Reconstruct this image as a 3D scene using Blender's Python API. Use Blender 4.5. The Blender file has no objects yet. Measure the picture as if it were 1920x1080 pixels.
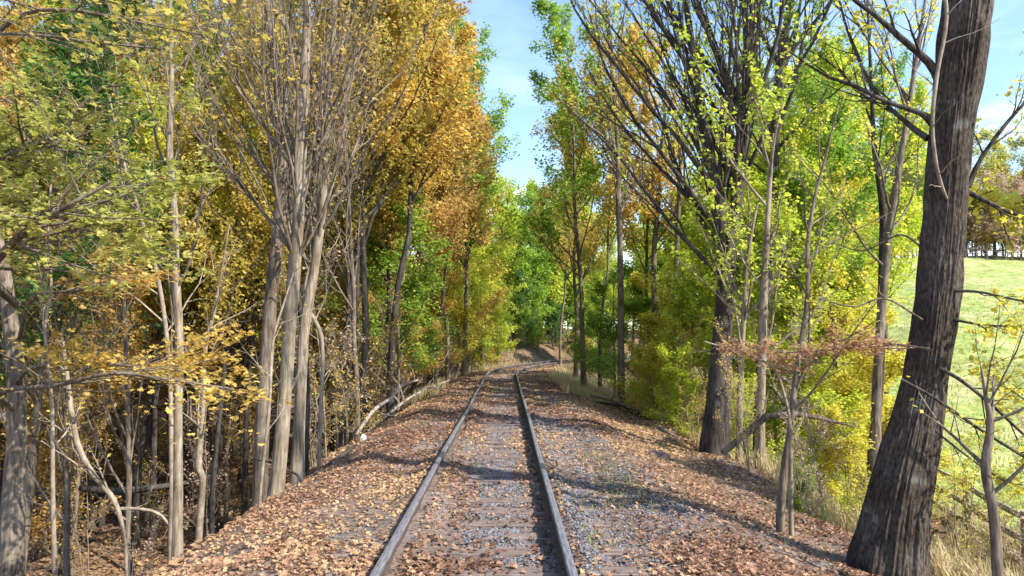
import bpy, math, random
import numpy as np
from mathutils import Vector, Matrix

# ------------------------------------------------------------------ camera, sky, sun
S = bpy.context.scene
C = S.collection
F = 1400.0                      # focal length in photo pixels (1920 wide)
CAM = np.array([0.23, 0.0, 1.78])
PITCH = math.atan(95 / F)
YAW = math.atan(11 / F)
cam_d = bpy.data.cameras.new('camera')
cam_d.sensor_width = 36
cam_d.lens = F / 1920 * 36
cam_d.clip_start = 0.05
cam_d.clip_end = 3000
cam = bpy.data.objects.new('camera', cam_d)
C.objects.link(cam)
cam.location = CAM
cam.rotation_euler = (math.radians(90) + PITCH, 0, -YAW)
S.camera = cam

SUN_AZ = math.radians(121)       # clockwise from +Y
SUN_EL = math.radians(42)
w = bpy.data.worlds.new('World')
S.world = w
w.use_nodes = True
nt = w.node_tree
for n in list(nt.nodes):
    nt.nodes.remove(n)
out = nt.nodes.new('ShaderNodeOutputWorld')
bg = nt.nodes.new('ShaderNodeBackground')
sky = nt.nodes.new('ShaderNodeTexSky')
sky.sky_type = 'NISHITA'
sky.sun_disc = False
sky.sun_elevation = SUN_EL
sky.sun_rotation = SUN_AZ
sky.air_density = 1.0
sky.dust_density = 0.3
sky.ozone_density = 3.0
bg.inputs['Strength'].default_value = 0.125
tc = nt.nodes.new('ShaderNodeTexCoord')
mp = nt.nodes.new('ShaderNodeMapping')
mp.inputs['Scale'].default_value = (1.6, 1.6, 5.0)
mp.inputs['Location'].default_value = (3.1, 0.4, 0.3)
nz = nt.nodes.new('ShaderNodeTexNoise')
nz.inputs['Scale'].default_value = 2.2
nz.inputs['Detail'].default_value = 8
nz.inputs['Roughness'].default_value = 0.6
cr = nt.nodes.new('ShaderNodeValToRGB')
cr.color_ramp.elements[0].position = 0.47
cr.color_ramp.elements[1].position = 0.66
sep = nt.nodes.new('ShaderNodeSeparateXYZ')
mr = nt.nodes.new('ShaderNodeMapRange')      # clouds thin out towards the zenith
mr.inputs['From Min'].default_value = 0.16
mr.inputs['From Max'].default_value = 0.34
mr.inputs['To Min'].default_value = 0.95
mr.inputs['To Max'].default_value = 0.12
mul = nt.nodes.new('ShaderNodeMath'); mul.operation = 'MULTIPLY'
mixc = nt.nodes.new('ShaderNodeMixRGB')
mixc.inputs['Color2'].default_value = (6.4, 6.5, 6.7, 1)
nt.links.new(tc.outputs['Generated'], mp.inputs['Vector'])
nt.links.new(mp.outputs['Vector'], nz.inputs['Vector'])
nt.links.new(nz.outputs['Fac'], cr.inputs['Fac'])
nt.links.new(tc.outputs['Generated'], sep.inputs[0])
nt.links.new(sep.outputs['Z'], mr.inputs['Value'])
nt.links.new(cr.outputs['Color'], mul.inputs[0])
nt.links.new(mr.outputs['Result'], mul.inputs[1])
nt.links.new(mul.outputs[0], mixc.inputs['Fac'])
nt.links.new(sky.outputs['Color'], mixc.inputs['Color1'])
nt.links.new(mixc.outputs['Color'], bg.inputs['Color'])
nt.links.new(bg.outputs['Background'], out.inputs['Surface'])

sd = bpy.data.lights.new('sun', 'SUN')
sd.energy = 3.5
sd.angle = math.radians(0.5)
sd.color = (1.0, 0.93, 0.82)
sun = bpy.data.objects.new('sun', sd)
C.objects.link(sun)
sdir = Vector((math.sin(SUN_AZ) * math.cos(SUN_EL), math.cos(SUN_AZ) * math.cos(SUN_EL), math.sin(SUN_EL)))
sun.rotation_euler = sdir.to_track_quat('Z', 'Y').to_euler()
sun.location = (30, -20, 40)

S.view_settings.view_transform = 'Standard'
S.view_settings.look = 'None'
S.view_settings.gamma = 1
S.view_settings.use_curve_mapping = False
S.view_settings.exposure = 1.55
S.render.engine = 'CYCLES'
S.cycles.max_bounces = 8
S.cycles.diffuse_bounces = 4
S.cycles.transmission_bounces = 4
S.cycles.use_denoising = True

# ------------------------------------------------------------------ helpers
rs = np.random.RandomState
R0 = rs(7)
norm = lambda v: v / np.maximum(np.linalg.norm(v, axis=-1, keepdims=True), 1e-9)

def _hash(i, j, k):
    h = (i * 374761393 + j * 668265263 + k * 2147483647) & 0xffffffff
    h = ((h ^ (h >> 13)) * 1274126177) & 0xffffffff
    return ((h ^ (h >> 16)) & 0xffff) / 65535.0

def vnoise(x, y, z):
    x, y, z = np.broadcast_arrays(np.asarray(x, float), np.asarray(y, float), np.asarray(z, float))
    i, j, k = (np.floor(a).astype(np.int64) for a in (x, y, z))
    fx, fy, fz = x - i, y - j, z - k
    fx, fy, fz = (a * a * (3 - 2 * a) for a in (fx, fy, fz))
    r = 0
    for a in (0, 1):
        for b in (0, 1):
            for c in (0, 1):
                wgt = (fx if a else 1 - fx) * (fy if b else 1 - fy) * (fz if c else 1 - fz)
                r = r + wgt * _hash(i + a, j + b, k + c)
    return r

def ss(a, b, x):
    t = np.clip((x - a) / (b - a), 0, 1)
    return t * t * (3 - 2 * t)

# camera rays: a photo pixel and a forward distance give a place in the world
def W(px, py, dist):
    u, v = (px - 960) / F, (540 - py) / F
    cp, sp = math.cos(PITCH), math.sin(PITCH)
    x, y, z = u, cp - v * sp, sp + v * cp
    cy, sy = math.cos(YAW), math.sin(YAW)
    x, y = x * cy + y * sy, -x * sy + y * cy
    return CAM + np.array([x, y, z]) * (dist / y)

# track centre line: straight, then a bend to the right
Y0, RAD, AMX = 37.0, 60.0, math.radians(36)
PX1, PY1 = RAD - RAD * math.cos(AMX), Y0 + RAD * math.sin(AMX)
def track(s):
    s = np.asarray(s, float)
    a = np.clip((s - Y0) / RAD, 0, AMX)
    ex = np.clip(s - Y0 - RAD * AMX, 0, None)
    x = np.where(s < Y0, 0, RAD - RAD * np.cos(a)) + ex * math.sin(AMX)
    y = np.where(s < Y0, s, Y0 + RAD * np.sin(a)) + ex * math.cos(AMX)
    return x, y, a

def lat(x, y):                       # side offset and running length along the track
    x = np.asarray(x, float); y = np.asarray(y, float)
    bend = y > Y0
    an = np.arctan2(y - Y0, RAD - x)
    d = np.where(bend, RAD - np.hypot(x - RAD, y - Y0), x)
    s = np.where(bend, Y0 + RAD * an, y)
    ln = bend & (an > AMX)
    d = np.where(ln, (x - PX1) * math.cos(AMX) - (y - PY1) * math.sin(AMX), d)
    s = np.where(ln, Y0 + RAD * AMX + (x - PX1) * math.sin(AMX) + (y - PY1) * math.cos(AMX), s)
    return d, s

def G(x, y, fine=True):
    d, s = lat(x, y)
    x = np.asarray(x, float); y = np.asarray(y, float)
    z = np.full(np.broadcast(x, y).shape, -0.17) - .032 * (1 - ss(1.4, 1.9, np.abs(d)))
    # leaves banked against the rails
    z = z + np.where(y < Y0, .085 * np.exp(-((x + .92) / .16) ** 2) + .075 * np.exp(-((x + .58) / .15) ** 2) + .075 * np.exp(-((x - .93) / .15) ** 2), 0)
    # left side
    dl = -d
    DL = np.interp(s, [8, 16, 30, 44, 56, 66, 90], [5.4, 5.0, 3.4, 1.5, 0.2, -1.7, -2.2])
    sh = ss(1.7, 3.1, dl) * 0.25
    drop = ss(2.45, 3.1 + np.abs(DL) * 1.05 + .6, dl) * DL
    hill = np.clip(dl - 15 + ss(30, 60, s) * 6, 0, 42) * np.interp(s, [44, 60], [.33, .05])
    z = np.where(d < 0, z - sh - drop + hill, z)
    # right side
    DR = np.interp(s, [14, 24, 34, 60], [2.15, 2.0, 0.8, 0.2])
    sh = ss(1.9, 4.2, d) * 0.45
    drop = ss(4.0, 4.4 + DR * 1.9, d) * DR
    rise = np.clip(y - 25, 0, 78) * 0.18 * ss(9, 26, x) * ss(5, 16, d)
    z = np.where(d >= 0, z - sh - drop + rise, z)
    n = (vnoise(x * .35, y * .35, 3) - .5) * 0.7 + (vnoise(x * 1.1, y * 1.1, 9) - .5) * .25
    z = z + n * ss(3.0, 6, np.abs(d))
    if fine:
        z = z + (vnoise(x * 2.5, y * 2.5, 1) - .5) * 0.05 + (vnoise(x * 7, y * 7, 5) - .5) * .02
    return z

# ---- mesh building
def mesh(name, V, faces, mats, smooth=False, tint=None, midx=None):
    me = bpy.data.meshes.new(name)
    V = np.asarray(V, np.float32).reshape(-1, 3)
    faces = [np.asarray(f, np.int32) for f in faces if len(f)]
    nl = sum(f.size for f in faces); nf = sum(len(f) for f in faces)
    me.vertices.add(len(V)); me.vertices.foreach_set('co', V.ravel())
    me.loops.add(nl); me.polygons.add(nf)
    me.loops.foreach_set('vertex_index', np.concatenate([f.ravel() for f in faces]))
    tot = np.concatenate([np.full(len(f), f.shape[1], np.int32) for f in faces])
    me.polygons.foreach_set('loop_start', np.concatenate([[0], np.cumsum(tot)[:-1]]).astype(np.int32))
    try:
        me.polygons.foreach_set('loop_total', tot)
    except Exception:
        pass
    me.polygons.foreach_set('use_smooth', np.full(nf, smooth))
    for m in mats:
        me.materials.append(m)
    if midx is not None:
        me.polygons.foreach_set('material_index', np.asarray(midx, np.int32))
    if tint is not None:
        a = me.attributes.new('tint', 'FLOAT', 'POINT')
        a.data.foreach_set('value', np.asarray(tint, np.float32))
    me.update(calc_edges=True)
    me.validate()
    return me

def obj(name, me, parent=None, **props):
    o = bpy.data.objects.new(name, me)
    C.objects.link(o)
    if parent is not None:
        o.parent = parent
    for k, v in props.items():
        if v: o[k] = v
    return o

def thing(name, label, cat, loc=(0, 0, 0), group=None):
    return_o = obj(name, None, None, label=label, category=cat, group=group)
    return_o.location = [float(a) for a in loc]
    return_o.empty_display_size = .2
    return return_o

def copy_tree(o, parent=None):
    c = o.copy(); C.objects.link(c); c.parent = parent
    for ch in o.children:
        copy_tree(ch, c)
    return c

def tubes(P, R, sides=4, cap=False):
    """P (M,K,3), R (M,K) -> verts, quads"""
    M, K, _ = P.shape
    T = np.gradient(P, axis=1)
    T = norm(T)
    ref = np.tile(np.array([.31, .17, .93]), (M, 1))
    ov = norm(P[:, -1] - P[:, 0])
    flip = np.abs((ov * norm(ref)).sum(1)) > .8
    ref[flip] = [0.93, .3, .1]
    A = norm(np.cross(T, ref[:, None, :]))
    B = np.cross(T, A)
    th = np.arange(sides) * 2 * math.pi / sides
    V = P[:, :, None, :] + R[:, :, None, None] * (np.cos(th)[:, None] * A[:, :, None, :] + np.sin(th)[:, None] * B[:, :, None, :])
    idx = np.arange(M * K * sides).reshape(M, K, sides)
    a = idx[:, :-1, :]; b = np.roll(a, -1, 2); d_ = idx[:, 1:, :]; c = np.roll(d_, -1, 2)
    q = np.stack([a, b, c, d_], -1).reshape(-1, 4)
    return V.reshape(-1, 3), q

def join(parts):
    V, Q, o = [], [], 0
    for v, q in parts:
        V.append(v); Q.append(q + o); o += len(v)
    return np.concatenate(V), np.concatenate(Q)

def curve(pts, n):
    """Catmull-Rom through pts (m, k) at n points"""
    p = np.asarray(pts, float)
    m = len(p)
    if m == 2:
        t = np.linspace(0, 1, n)[:, None]
        return p[0] * (1 - t) + p[1] * t
    e = np.vstack([2 * p[0] - p[1], p, 2 * p[-1] - p[-2]])
    t = np.linspace(0, m - 1 - 1e-6, n)
    i = t.astype(int); f = (t - i)[:, None]
    a, b, c, d = e[i], e[i + 1], e[i + 2], e[i + 3]
    return .5 * (2 * b + (c - a) * f + (2 * a - 5 * b + 4 * c - d) * f ** 2 + (3 * b - 3 * c + d - a) * f ** 3)

def spawn(rng, P, R, n, t0, t1, ang, lf, K=4, trop=.3, wob=.12, rr=.55, prof=.5, flat=0., rmin=.002, absl=None, taper=.25):
    M, K0, _ = P.shape
    idx = np.repeat(np.arange(M), n)
    N = len(idx)
    t = t0 + (t1 - t0) * ((np.tile(np.arange(n), M) + rng.rand(N)) / n)
    k = t * (K0 - 1); i = np.minimum(k.astype(int), K0 - 2); f = (k - i)[:, None]
    p = P[idx, i] * (1 - f) + P[idx, i + 1] * f
    tg = norm(P[idx, i + 1] - P[idx, i])
    plen = np.linalg.norm(np.diff(P, axis=1), axis=2).sum(1)[idx]
    perp = np.cross(tg, rng.randn(N, 3))
    perp[:, 2] *= (1 - flat)
    perp = norm(perp)
    a = rng.uniform(ang[0], ang[1], N)[:, None]
    d = np.cos(a) * tg + np.sin(a) * perp
    L = (plen * lf if absl is None else absl) * (1 - prof * (t - t0) / max(t1 - t0, 1e-6)) * rng.uniform(.65, 1.25, N)
    out = [p]
    for q in range(K - 1):
        d = d + wob * rng.randn(N, 3)
        d[:, 2] += trop / K
        d = norm(d)
        p = p + d * (L / (K - 1))[:, None]
        out.append(p)
    r0 = (R[idx, i] * (1 - f[:, 0]) + R[idx, i + 1] * f[:, 0]) * rr
    r0 = np.maximum(r0, rmin)
    tp = np.linspace(1, taper, K)
    return np.stack(out, 1), r0[:, None] * tp[None, :], idx

def leaf_geo(rng, pos, size, up=.6, aspect=.34, droop=0.):
    N = len(pos)
    n = rng.randn(N, 3); n[:, 2] = np.abs(n[:, 2]) + up; n = norm(n)
    a = norm(np.cross(n, rng.randn(N, 3)))
    b = np.cross(n, a)
    L = size[:, None]
    fold = rng.uniform(-.05, .18, N)[:, None]
    v = np.stack([pos - a * .5 * L, pos + b * aspect * L + n * fold * L - a * .08 * L,
                  pos + a * .5 * L - n * droop * L, pos - b * aspect * L + n * fold * L - a * .08 * L], 1)
    q = np.arange(N * 4).reshape(N, 4)
    return v.reshape(-1, 3), q

def leaves_on(rng, P, per, t0=.2, spread=.07):
    M, K, _ = P.shape
    idx = np.repeat(np.arange(M), per)
    t = rng.uniform(t0, 1, len(idx)) * (K - 1)
    i = np.minimum(t.astype(int), K - 2); f = (t - i)[:, None]
    p = P[idx, i] * (1 - f) + P[idx, i + 1] * f
    return p + rng.randn(len(idx), 3) * spread, idx

def leaf_mesh(name, rng, P, per, size, mat, up=.6, t0=.2, spread=.07, aspect=.34, maple=False):
    pos, idx = leaves_on(rng, P, per, t0, spread)
    sz = size * rng.uniform(.4, 1.5, len(pos))
    clump = rng.rand(P.shape[0])[idx]
    tint = np.clip(.55 * clump + .45 * rng.rand(len(pos)), 0, 1)
    if maple:
        V, f3, tn = maple_geo(rng, pos, sz, tint, up)
        return mesh(name, V, [f3], [mat], tint=tn)
    V, q = leaf_geo(rng, pos, sz, up, aspect)
    return mesh(name, V, [q], [mat], tint=np.repeat(tint, 4))

MAPLE = np.array([(0, -.5), (.12, -.28), (.42, -.34), (.34, -.08), (.5, .16), (.2, .12), (.22, .34), (0, .55),
                  (-.22, .34), (-.2, .12), (-.5, .16), (-.34, -.08), (-.42, -.34), (-.12, -.28)])
def maple_geo(rng, pos, sz, tint, up):
    N = len(pos)
    n = rng.randn(N, 3); n[:, 2] = np.abs(n[:, 2]) + up; n = norm(n)
    a = norm(np.cross(n, rng.randn(N, 3))); b = np.cross(n, a)
    m = len(MAPLE)
    curl = rng.uniform(-.1, .5, N)[:, None, None]
    xy = MAPLE * (1 + 0.0)
    P2 = xy[None, :, 0:1] * b[:, None, :] + xy[None, :, 1:2] * a[:, None, :]
    r2 = (xy ** 2).sum(1)[None, :, None]
    ring = pos[:, None, :] + sz[:, None, None] * (P2 + curl * r2 * n[:, None, :] + rng.randn(N, m, 1) * .04 * n[:, None, :])
    V = np.concatenate([pos[:, None, :], ring], 1)
    base = (np.arange(N) * (m + 1))[:, None]
    tri = np.stack([np.zeros(m, int), np.arange(m) + 1, (np.arange(m) + 1) % m + 1], 1)
    f3 = (base[:, :, None] + tri[None]).reshape(-1, 3)
    return V.reshape(-1, 3), f3, np.repeat(tint, m + 1)

# ------------------------------------------------------------------ materials
def new_mat(name):
    m = bpy.data.materials.new(name); m.use_nodes = True
    n = m.node_tree.nodes; b = n['Principled BSDF']
    return m, m.node_tree, n, b

def ramp(n, cols, pos=None):
    r = n.new('ShaderNodeValToRGB'); e = r.color_ramp.elements
    pos = pos or np.linspace(0, 1, len(cols))
    while len(e) < len(cols): e.new(.5)
    for el, c, p in zip(e, cols, pos):
        el.position = p; el.color = (*c, 1)
    return r

def leaf_mat(name, cols, trans=.5, rough=.55):
    m, t, n, b = new_mat(name)
    at = n.new('ShaderNodeAttribute'); at.attribute_name = 'tint'
    oi = n.new('ShaderNodeObjectInfo')
    ad = n.new('ShaderNodeMath'); ad.operation = 'MULTIPLY_ADD'
    ad.inputs[1].default_value = .22; ad.inputs[2].default_value = -.11
    a2 = n.new('ShaderNodeMath'); a2.operation = 'ADD'; a2.use_clamp = True
    t.links.new(oi.outputs['Random'], ad.inputs[0])
    t.links.new(ad.outputs[0], a2.inputs[0]); t.links.new(at.outputs['Fac'], a2.inputs[1])
    r = ramp(n, cols); t.links.new(a2.outputs[0], r.inputs['Fac'])
    t.links.new(r.outputs['Color'], b.inputs['Base Color'])
    b.inputs['Roughness'].default_value = rough
    b.inputs['Specular IOR Level'].default_value = .3
    tr = n.new('ShaderNodeBsdfTranslucent')
    hs = n.new('ShaderNodeHueSaturation'); hs.inputs['Saturation'].default_value = 1.04; hs.inputs['Value'].default_value = 1.4
    t.links.new(r.outputs['Color'], hs.inputs['Color']); t.links.new(hs.outputs['Color'], tr.inputs['Color'])
    mx = n.new('ShaderNodeMixShader'); mx.inputs[0].default_value = trans
    t.links.new(b.outputs[0], mx.inputs[1]); t.links.new(tr.outputs[0], mx.inputs[2])
    t.links.new(mx.outputs[0], n['Material Output'].inputs['Surface'])
    return m

PAL = {
    'gold': leaf_mat('gold_leaves', [(.30, .20, .06), (.48, .33, .08), (.62, .45, .11), (.68, .54, .17)]),
    'orange': leaf_mat('orange_leaves', [(.28, .17, .065), (.44, .29, .09), (.57, .40, .13), (.62, .48, .18)]),
    'yellow': leaf_mat('yellow_leaves', [(.38, .34, .06), (.52, .47, .07), (.64, .56, .10), (.48, .52, .10)]),
    'yellowgreen': leaf_mat('yellow_green_leaves', [(.22, .29, .04), (.36, .45, .05), (.52, .57, .08), (.66, .60, .10)]),
    'green': leaf_mat('green_leaves', [(.08, .15, .03), (.17, .28, .04), (.28, .41, .055), (.42, .50, .09)]),
    'darkgreen': leaf_mat('dark_green_leaves', [(.04, .10, .03), (.07, .16, .04), (.12, .23, .05), (.22, .31, .07)]),
    'rust': leaf_mat('rust_leaves', [(.22, .11, .07), (.32, .17, .10), (.40, .23, .14), (.44, .30, .17)]),
    'olive': leaf_mat('olive_gold_leaves', [(.18, .19, .05), (.33, .30, .06), (.50, .38, .09), (.56, .44, .12)]),
    'muted': leaf_mat('muted_leaves', [(.20, .23, .06), (.33, .35, .08), (.47, .45, .12), (.56, .50, .20)]),
    'pinktan': leaf_mat('tan_leaves', [(.30, .20, .15), (.40, .28, .20), (.48, .36, .26), (.46, .37, .18)], .35),
}

def bark_mat(name, dark, light, scale=9, stretch=.12, bump=.6, moss=None):
    m, t, n, b = new_mat(name)
    c = n.new('ShaderNodeTexCoord'); mp = n.new('ShaderNodeMapping'); mp.inputs['Scale'].default_value = (1, 1, stretch)
    t.links.new(c.outputs['Object'], mp.inputs['Vector'])
    z = n.new('ShaderNodeTexNoise'); z.inputs['Scale'].default_value = scale * 2.4; z.inputs['Detail'].default_value = 6; z.inputs['Roughness'].default_value = .65
    t.links.new(mp.outputs[0], z.inputs['Vector'])
    r = ramp(n, [dark, light], [.36, .62]); t.links.new(z.outputs['Fac'], r.inputs['Fac'])
    z2 = n.new('ShaderNodeTexNoise'); z2.inputs['Scale'].default_value = 1.7; z2.inputs['Detail'].default_value = 4
    t.links.new(c.outputs['Object'], z2.inputs['Vector'])
    r2 = ramp(n, [(.62, .60, .56), (1.15, 1.15, 1.15)], [.35, .65]); t.links.new(z2.outputs['Fac'], r2.inputs['Fac'])
    mu = n.new('ShaderNodeMixRGB'); mu.blend_type = 'MULTIPLY'; mu.inputs['Fac'].default_value = 1
    t.links.new(r.outputs[0], mu.inputs[1]); t.links.new(r2.outputs[0], mu.inputs[2])
    last = mu
    if moss:
        z3 = n.new('ShaderNodeTexNoise'); z3.inputs['Scale'].default_value = 3.3; z3.inputs['Detail'].default_value = 5
        t.links.new(c.outputs['Object'], z3.inputs['Vector'])
        r3 = ramp(n, [(0, 0, 0), (1, 1, 1)], [.60, .68]); t.links.new(z3.outputs['Fac'], r3.inputs['Fac'])
        mm = n.new('ShaderNodeMixRGB'); mm.inputs[2].default_value = (*moss, 1)
        mf = n.new('ShaderNodeMath'); mf.operation = 'MULTIPLY'; mf.inputs[1].default_value = .55
        mf.inputs[1].default_value = .3; t.links.new(r3.outputs[0], mf.inputs[0]); t.links.new(mf.outputs[0], mm.inputs[0]); t.links.new(mu.outputs[0], mm.inputs[1])
        last = mm
    t.links.new(last.outputs[0], b.inputs['Base Color'])
    b.inputs['Roughness'].default_value = .9
    b.inputs['Specular IOR Level'].default_value = .15
    bp = n.new('ShaderNodeBump'); bp.inputs['Strength'].default_value = bump; bp.inputs['Distance'].default_value = .02
    t.links.new(z.outputs['Fac'], bp.inputs['Height']); t.links.new(bp.outputs[0], b.inputs['Normal'])
    return m

BARK_OAK = bark_mat('furrowed_grey_bark', (.028, .022, .018), (.12, .096, .077), 16, .38, .7, (.30, .32, .27))
BARK_PALE = bark_mat('pale_bark', (.14, .11, .08), (.36, .30, .225), 12, .12, .5)
BARK_GREY = bark_mat('grey_bark', (.08, .062, .047), (.25, .205, .16), 10, .15, .5)
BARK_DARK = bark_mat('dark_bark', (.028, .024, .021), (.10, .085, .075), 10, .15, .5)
BARK_TWIG = bark_mat('twig_bark', (.17, .135, .10), (.34, .28, .215), 8, .5, .1)
DEADWOOD = bark_mat('weathered_deadwood', (.16, .13, .11), (.42, .37, .31), 12, .3, .5)

def litter_mat(name, palette, scale, bump=.5, patch=None, patch_w=.0):
    m, t, n, b = new_mat(name)
    c = n.new('ShaderNodeTexCoord')
    v = n.new('ShaderNodeTexVoronoi'); v.inputs['Scale'].default_value = scale
    wz = n.new('ShaderNodeTexNoise'); wz.inputs['Scale'].default_value = scale * .6; wz.inputs['Detail'].default_value = 3
    mixv = n.new('ShaderNodeMixRGB'); mixv.blend_type = 'ADD'; mixv.inputs[0].default_value = .06
    t.links.new(c.outputs['Object'], wz.inputs['Vector'])
    t.links.new(c.outputs['Object'], mixv.inputs[1]); t.links.new(wz.outputs['Color'], mixv.inputs[2])
    t.links.new(mixv.outputs[0], v.inputs['Vector'])
    sp = n.new('ShaderNodeSeparateColor'); t.links.new(v.outputs['Color'], sp.inputs[0])
    r = ramp(n, palette); t.links.new(sp.outputs[0], r.inputs['Fac'])
    z = n.new('ShaderNodeTexNoise'); z.inputs['Scale'].default_value = .5; z.inputs['Detail'].default_value = 6
    t.links.new(c.outputs['Object'], z.inputs['Vector'])
    last = r
    if patch:
        pr = ramp(n, [(0, 0, 0), (1, 1, 1)], [.48, .58]); t.links.new(z.outputs['Fac'], pr.inputs['Fac'])
        mf = n.new('ShaderNodeMath'); mf.operation = 'MULTIPLY'; mf.inputs[1].default_value = patch_w
        t.links.new(pr.outputs[0], mf.inputs[0])
        mm = n.new('ShaderNodeMixRGB'); mm.inputs[2].default_value = (*patch, 1)
        t.links.new(mf.outputs[0], mm.inputs[0]); t.links.new(r.outputs[0], mm.inputs[1]); last = mm
    z4 = n.new('ShaderNodeTexNoise'); z4.inputs['Scale'].default_value = 1.6; z4.inputs['Detail'].default_value = 8
    t.links.new(c.outputs['Object'], z4.inputs['Vector'])
    r4 = ramp(n, [(.7, .68, .66), (1.2, 1.2, 1.2)], [.3, .7]); t.links.new(z4.outputs['Fac'], r4.inputs['Fac'])
    mu = n.new('ShaderNodeMixRGB'); mu.blend_type = 'MULTIPLY'; mu.inputs[0].default_value = 1
    t.links.new(last.outputs[0], mu.inputs[1]); t.links.new(r4.outputs[0], mu.inputs[2])
    t.links.new(mu.outputs[0], b.inputs['Base Color'])
    b.inputs['Roughness'].default_value = .85; b.inputs['Specular IOR Level'].default_value = .2
    bp = n.new('ShaderNodeBump'); bp.inputs['Strength'].default_value = bump; bp.inputs['Distance'].default_value = .03
    t.links.new(sp.outputs[1], bp.inputs['Height']); t.links.new(bp.outputs[0], b.inputs['Normal'])
    return m

M_FOREST = litter_mat('forest_floor_litter', [(.06, .04, .028), (.13, .08, .05), (.22, .14, .085), (.30, .20, .11)], 14, .7, (.07, .055, .035), .6)
M_BED = litter_mat('leaf_and_grit_ground', [(.07, .052, .042), (.15, .105, .08), (.24, .165, .12), (.19, .16, .145)], 24, .7, (.15, .14, .135), .5)
M_MEADOW = litter_mat('meadow_grass', [(.19, .26, .06), (.25, .31, .08), (.30, .35, .10), (.35, .37, .14)], 3.2, .6, (.38, .36, .17), .8)
M_GRAVEL = leaf_mat('ballast_stone', [(.055, .055, .063), (.10, .102, .117), (.16, .162, .182), (.24, .225, .21)], 0.0, .85)
M_LITTER = leaf_mat('fallen_leaf', [(.08, .042, .03), (.20, .105, .062), (.31, .175, .105), (.39, .245, .15), (.50, .34, .185), (.42, .28, .09)], .22, .6)
M_LITTER2 = leaf_mat('fallen_leaf_brown', [(.09, .05, .035), (.19, .11, .07), (.29, .18, .11), (.40, .26, .13)], .2, .7)
M_STRAW = leaf_mat('dry_grass_blade', [(.27, .21, .11), (.40, .32, .17), (.50, .42, .24), (.30, .33, .12)], .35, .6)
M_GRASS = leaf_mat('green_grass_blade', [(.10, .17, .04), (.18, .26, .06), (.28, .34, .09), (.36, .36, .14)], .4, .6)

m, t, n, b = new_mat('worn_rail_top')
z = n.new('ShaderNodeTexNoise'); z.inputs['Scale'].default_value = 14; z.inputs['Detail'].default_value = 5
c = n.new('ShaderNodeTexCoord'); mp = n.new('ShaderNodeMapping'); mp.inputs['Scale'].default_value = (6, .35, 1)
t.links.new(c.outputs['Object'], mp.inputs[0]); t.links.new(mp.outputs[0], z.inputs['Vector'])
r = ramp(n, [(.17, .155, .165), (.40, .40, .45)], [.35, .62]); t.links.new(z.outputs['Fac'], r.inputs['Fac'])
t.links.new(r.outputs[0], b.inputs['Base Color'])
b.inputs['Metallic'].default_value = .6
rr_ = ramp(n, [(.55, .55, .55), (.33, .33, .33)], [.3, .7]); t.links.new(z.outputs['Fac'], rr_.inputs['Fac']); t.links.new(rr_.outputs[0], b.inputs['Roughness'])
M_RAILTOP = m
def plain(name, cols, scale, rough=.8, metal=0, bump=.3, stretch=(1, 1, 1)):
    m, t, n, b = new_mat(name)
    c = n.new('ShaderNodeTexCoord'); mp = n.new('ShaderNodeMapping'); mp.inputs['Scale'].default_value = stretch
    z = n.new('ShaderNodeTexNoise'); z.inputs['Scale'].default_value = scale; z.inputs['Detail'].default_value = 7
    t.links.new(c.outputs['Object'], mp.inputs[0]); t.links.new(mp.outputs[0], z.inputs['Vector'])
    r = ramp(n, cols, list(np.linspace(.3, .7, len(cols)))); t.links.new(z.outputs['Fac'], r.inputs['Fac'])
    t.links.new(r.outputs[0], b.inputs['Base Color'])
    b.inputs['Roughness'].default_value = rough; b.inputs['Metallic'].default_value = metal
    bp = n.new('ShaderNodeBump'); bp.inputs['Strength'].default_value = bump; bp.inputs['Distance'].default_value = .01
    t.links.new(z.outputs['Fac'], bp.inputs['Height']); t.links.new(bp.outputs[0], b.inputs['Normal'])
    return m
M_RUST = plain('rusty_rail_side', [(.03, .022, .02), (.06, .043, .035), (.10, .075, .06)], 30, .85)
M_SLEEPER = plain('weathered_sleeper_wood', [(.06, .045, .04), (.15, .11, .095), (.26, .20, .17)], 9, .85, 0, .8, (.5, 8, 8))
M_FENCE = plain('weathered_fence_wood', [(.13, .10, .075), (.27, .21, .16), (.38, .31, .24)], 6, .85, 0, .5, (1, 1, 1))
M_ROCK = plain('pale_rock', [(.35, .33, .30), (.5, .48, .44), (.6, .58, .55)], 8, .9)

# ------------------------------------------------------------------ terrain
def grid_axis(lo, fine_lo, fine_hi, hi, step, grow):
    a = [fine_lo]
    while a[-1] < fine_hi: a.append(a[-1] + step)
    st = step
    while a[-1] < hi: st *= grow; a.append(a[-1] + st)
    b = [fine_lo]; st = step
    while b[-1] > lo: st *= grow; b.append(b[-1] - st)
    return np.array(sorted(set(b[1:] + a)))
gx = grid_axis(-420, -9, 9, 420, .16, 1.055)
gy = grid_axis(-60, 3, 42, 900, .24, 1.04)
X, Y = np.meshgrid(gx, gy)
Z = G(X, Y)
V = np.stack([X, Y, Z], -1).reshape(-1, 3)
ny, nx = X.shape
I = np.arange(nx * ny).reshape(ny, nx)
Q = np.stack([I[:-1, :-1], I[:-1, 1:], I[1:, 1:], I[1:, :-1]], -1).reshape(-1, 4)
cx = V[Q].mean(1)
d_, s_ = lat(cx[:, 0], cx[:, 1])
jit = (vnoise(cx[:, 0] * .8, cx[:, 1] * .8, 2) - .5) * 1.4
is_mead = (cx[:, 0] + jit > 11.2) & (d_ > 7) & (cx[:, 1] > 5)
is_bed = (~is_mead) & (d_ > -3.3) & (d_ < 5.0) & (s_ < 110)
def sub(name, mask, mat, **kw):
    q = Q[mask]; u, inv = np.unique(q, return_inverse=True)
    return obj(name, mesh(name, V[u], [inv.reshape(-1, 4)], [mat], smooth=True), kind='structure', **kw)
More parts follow.
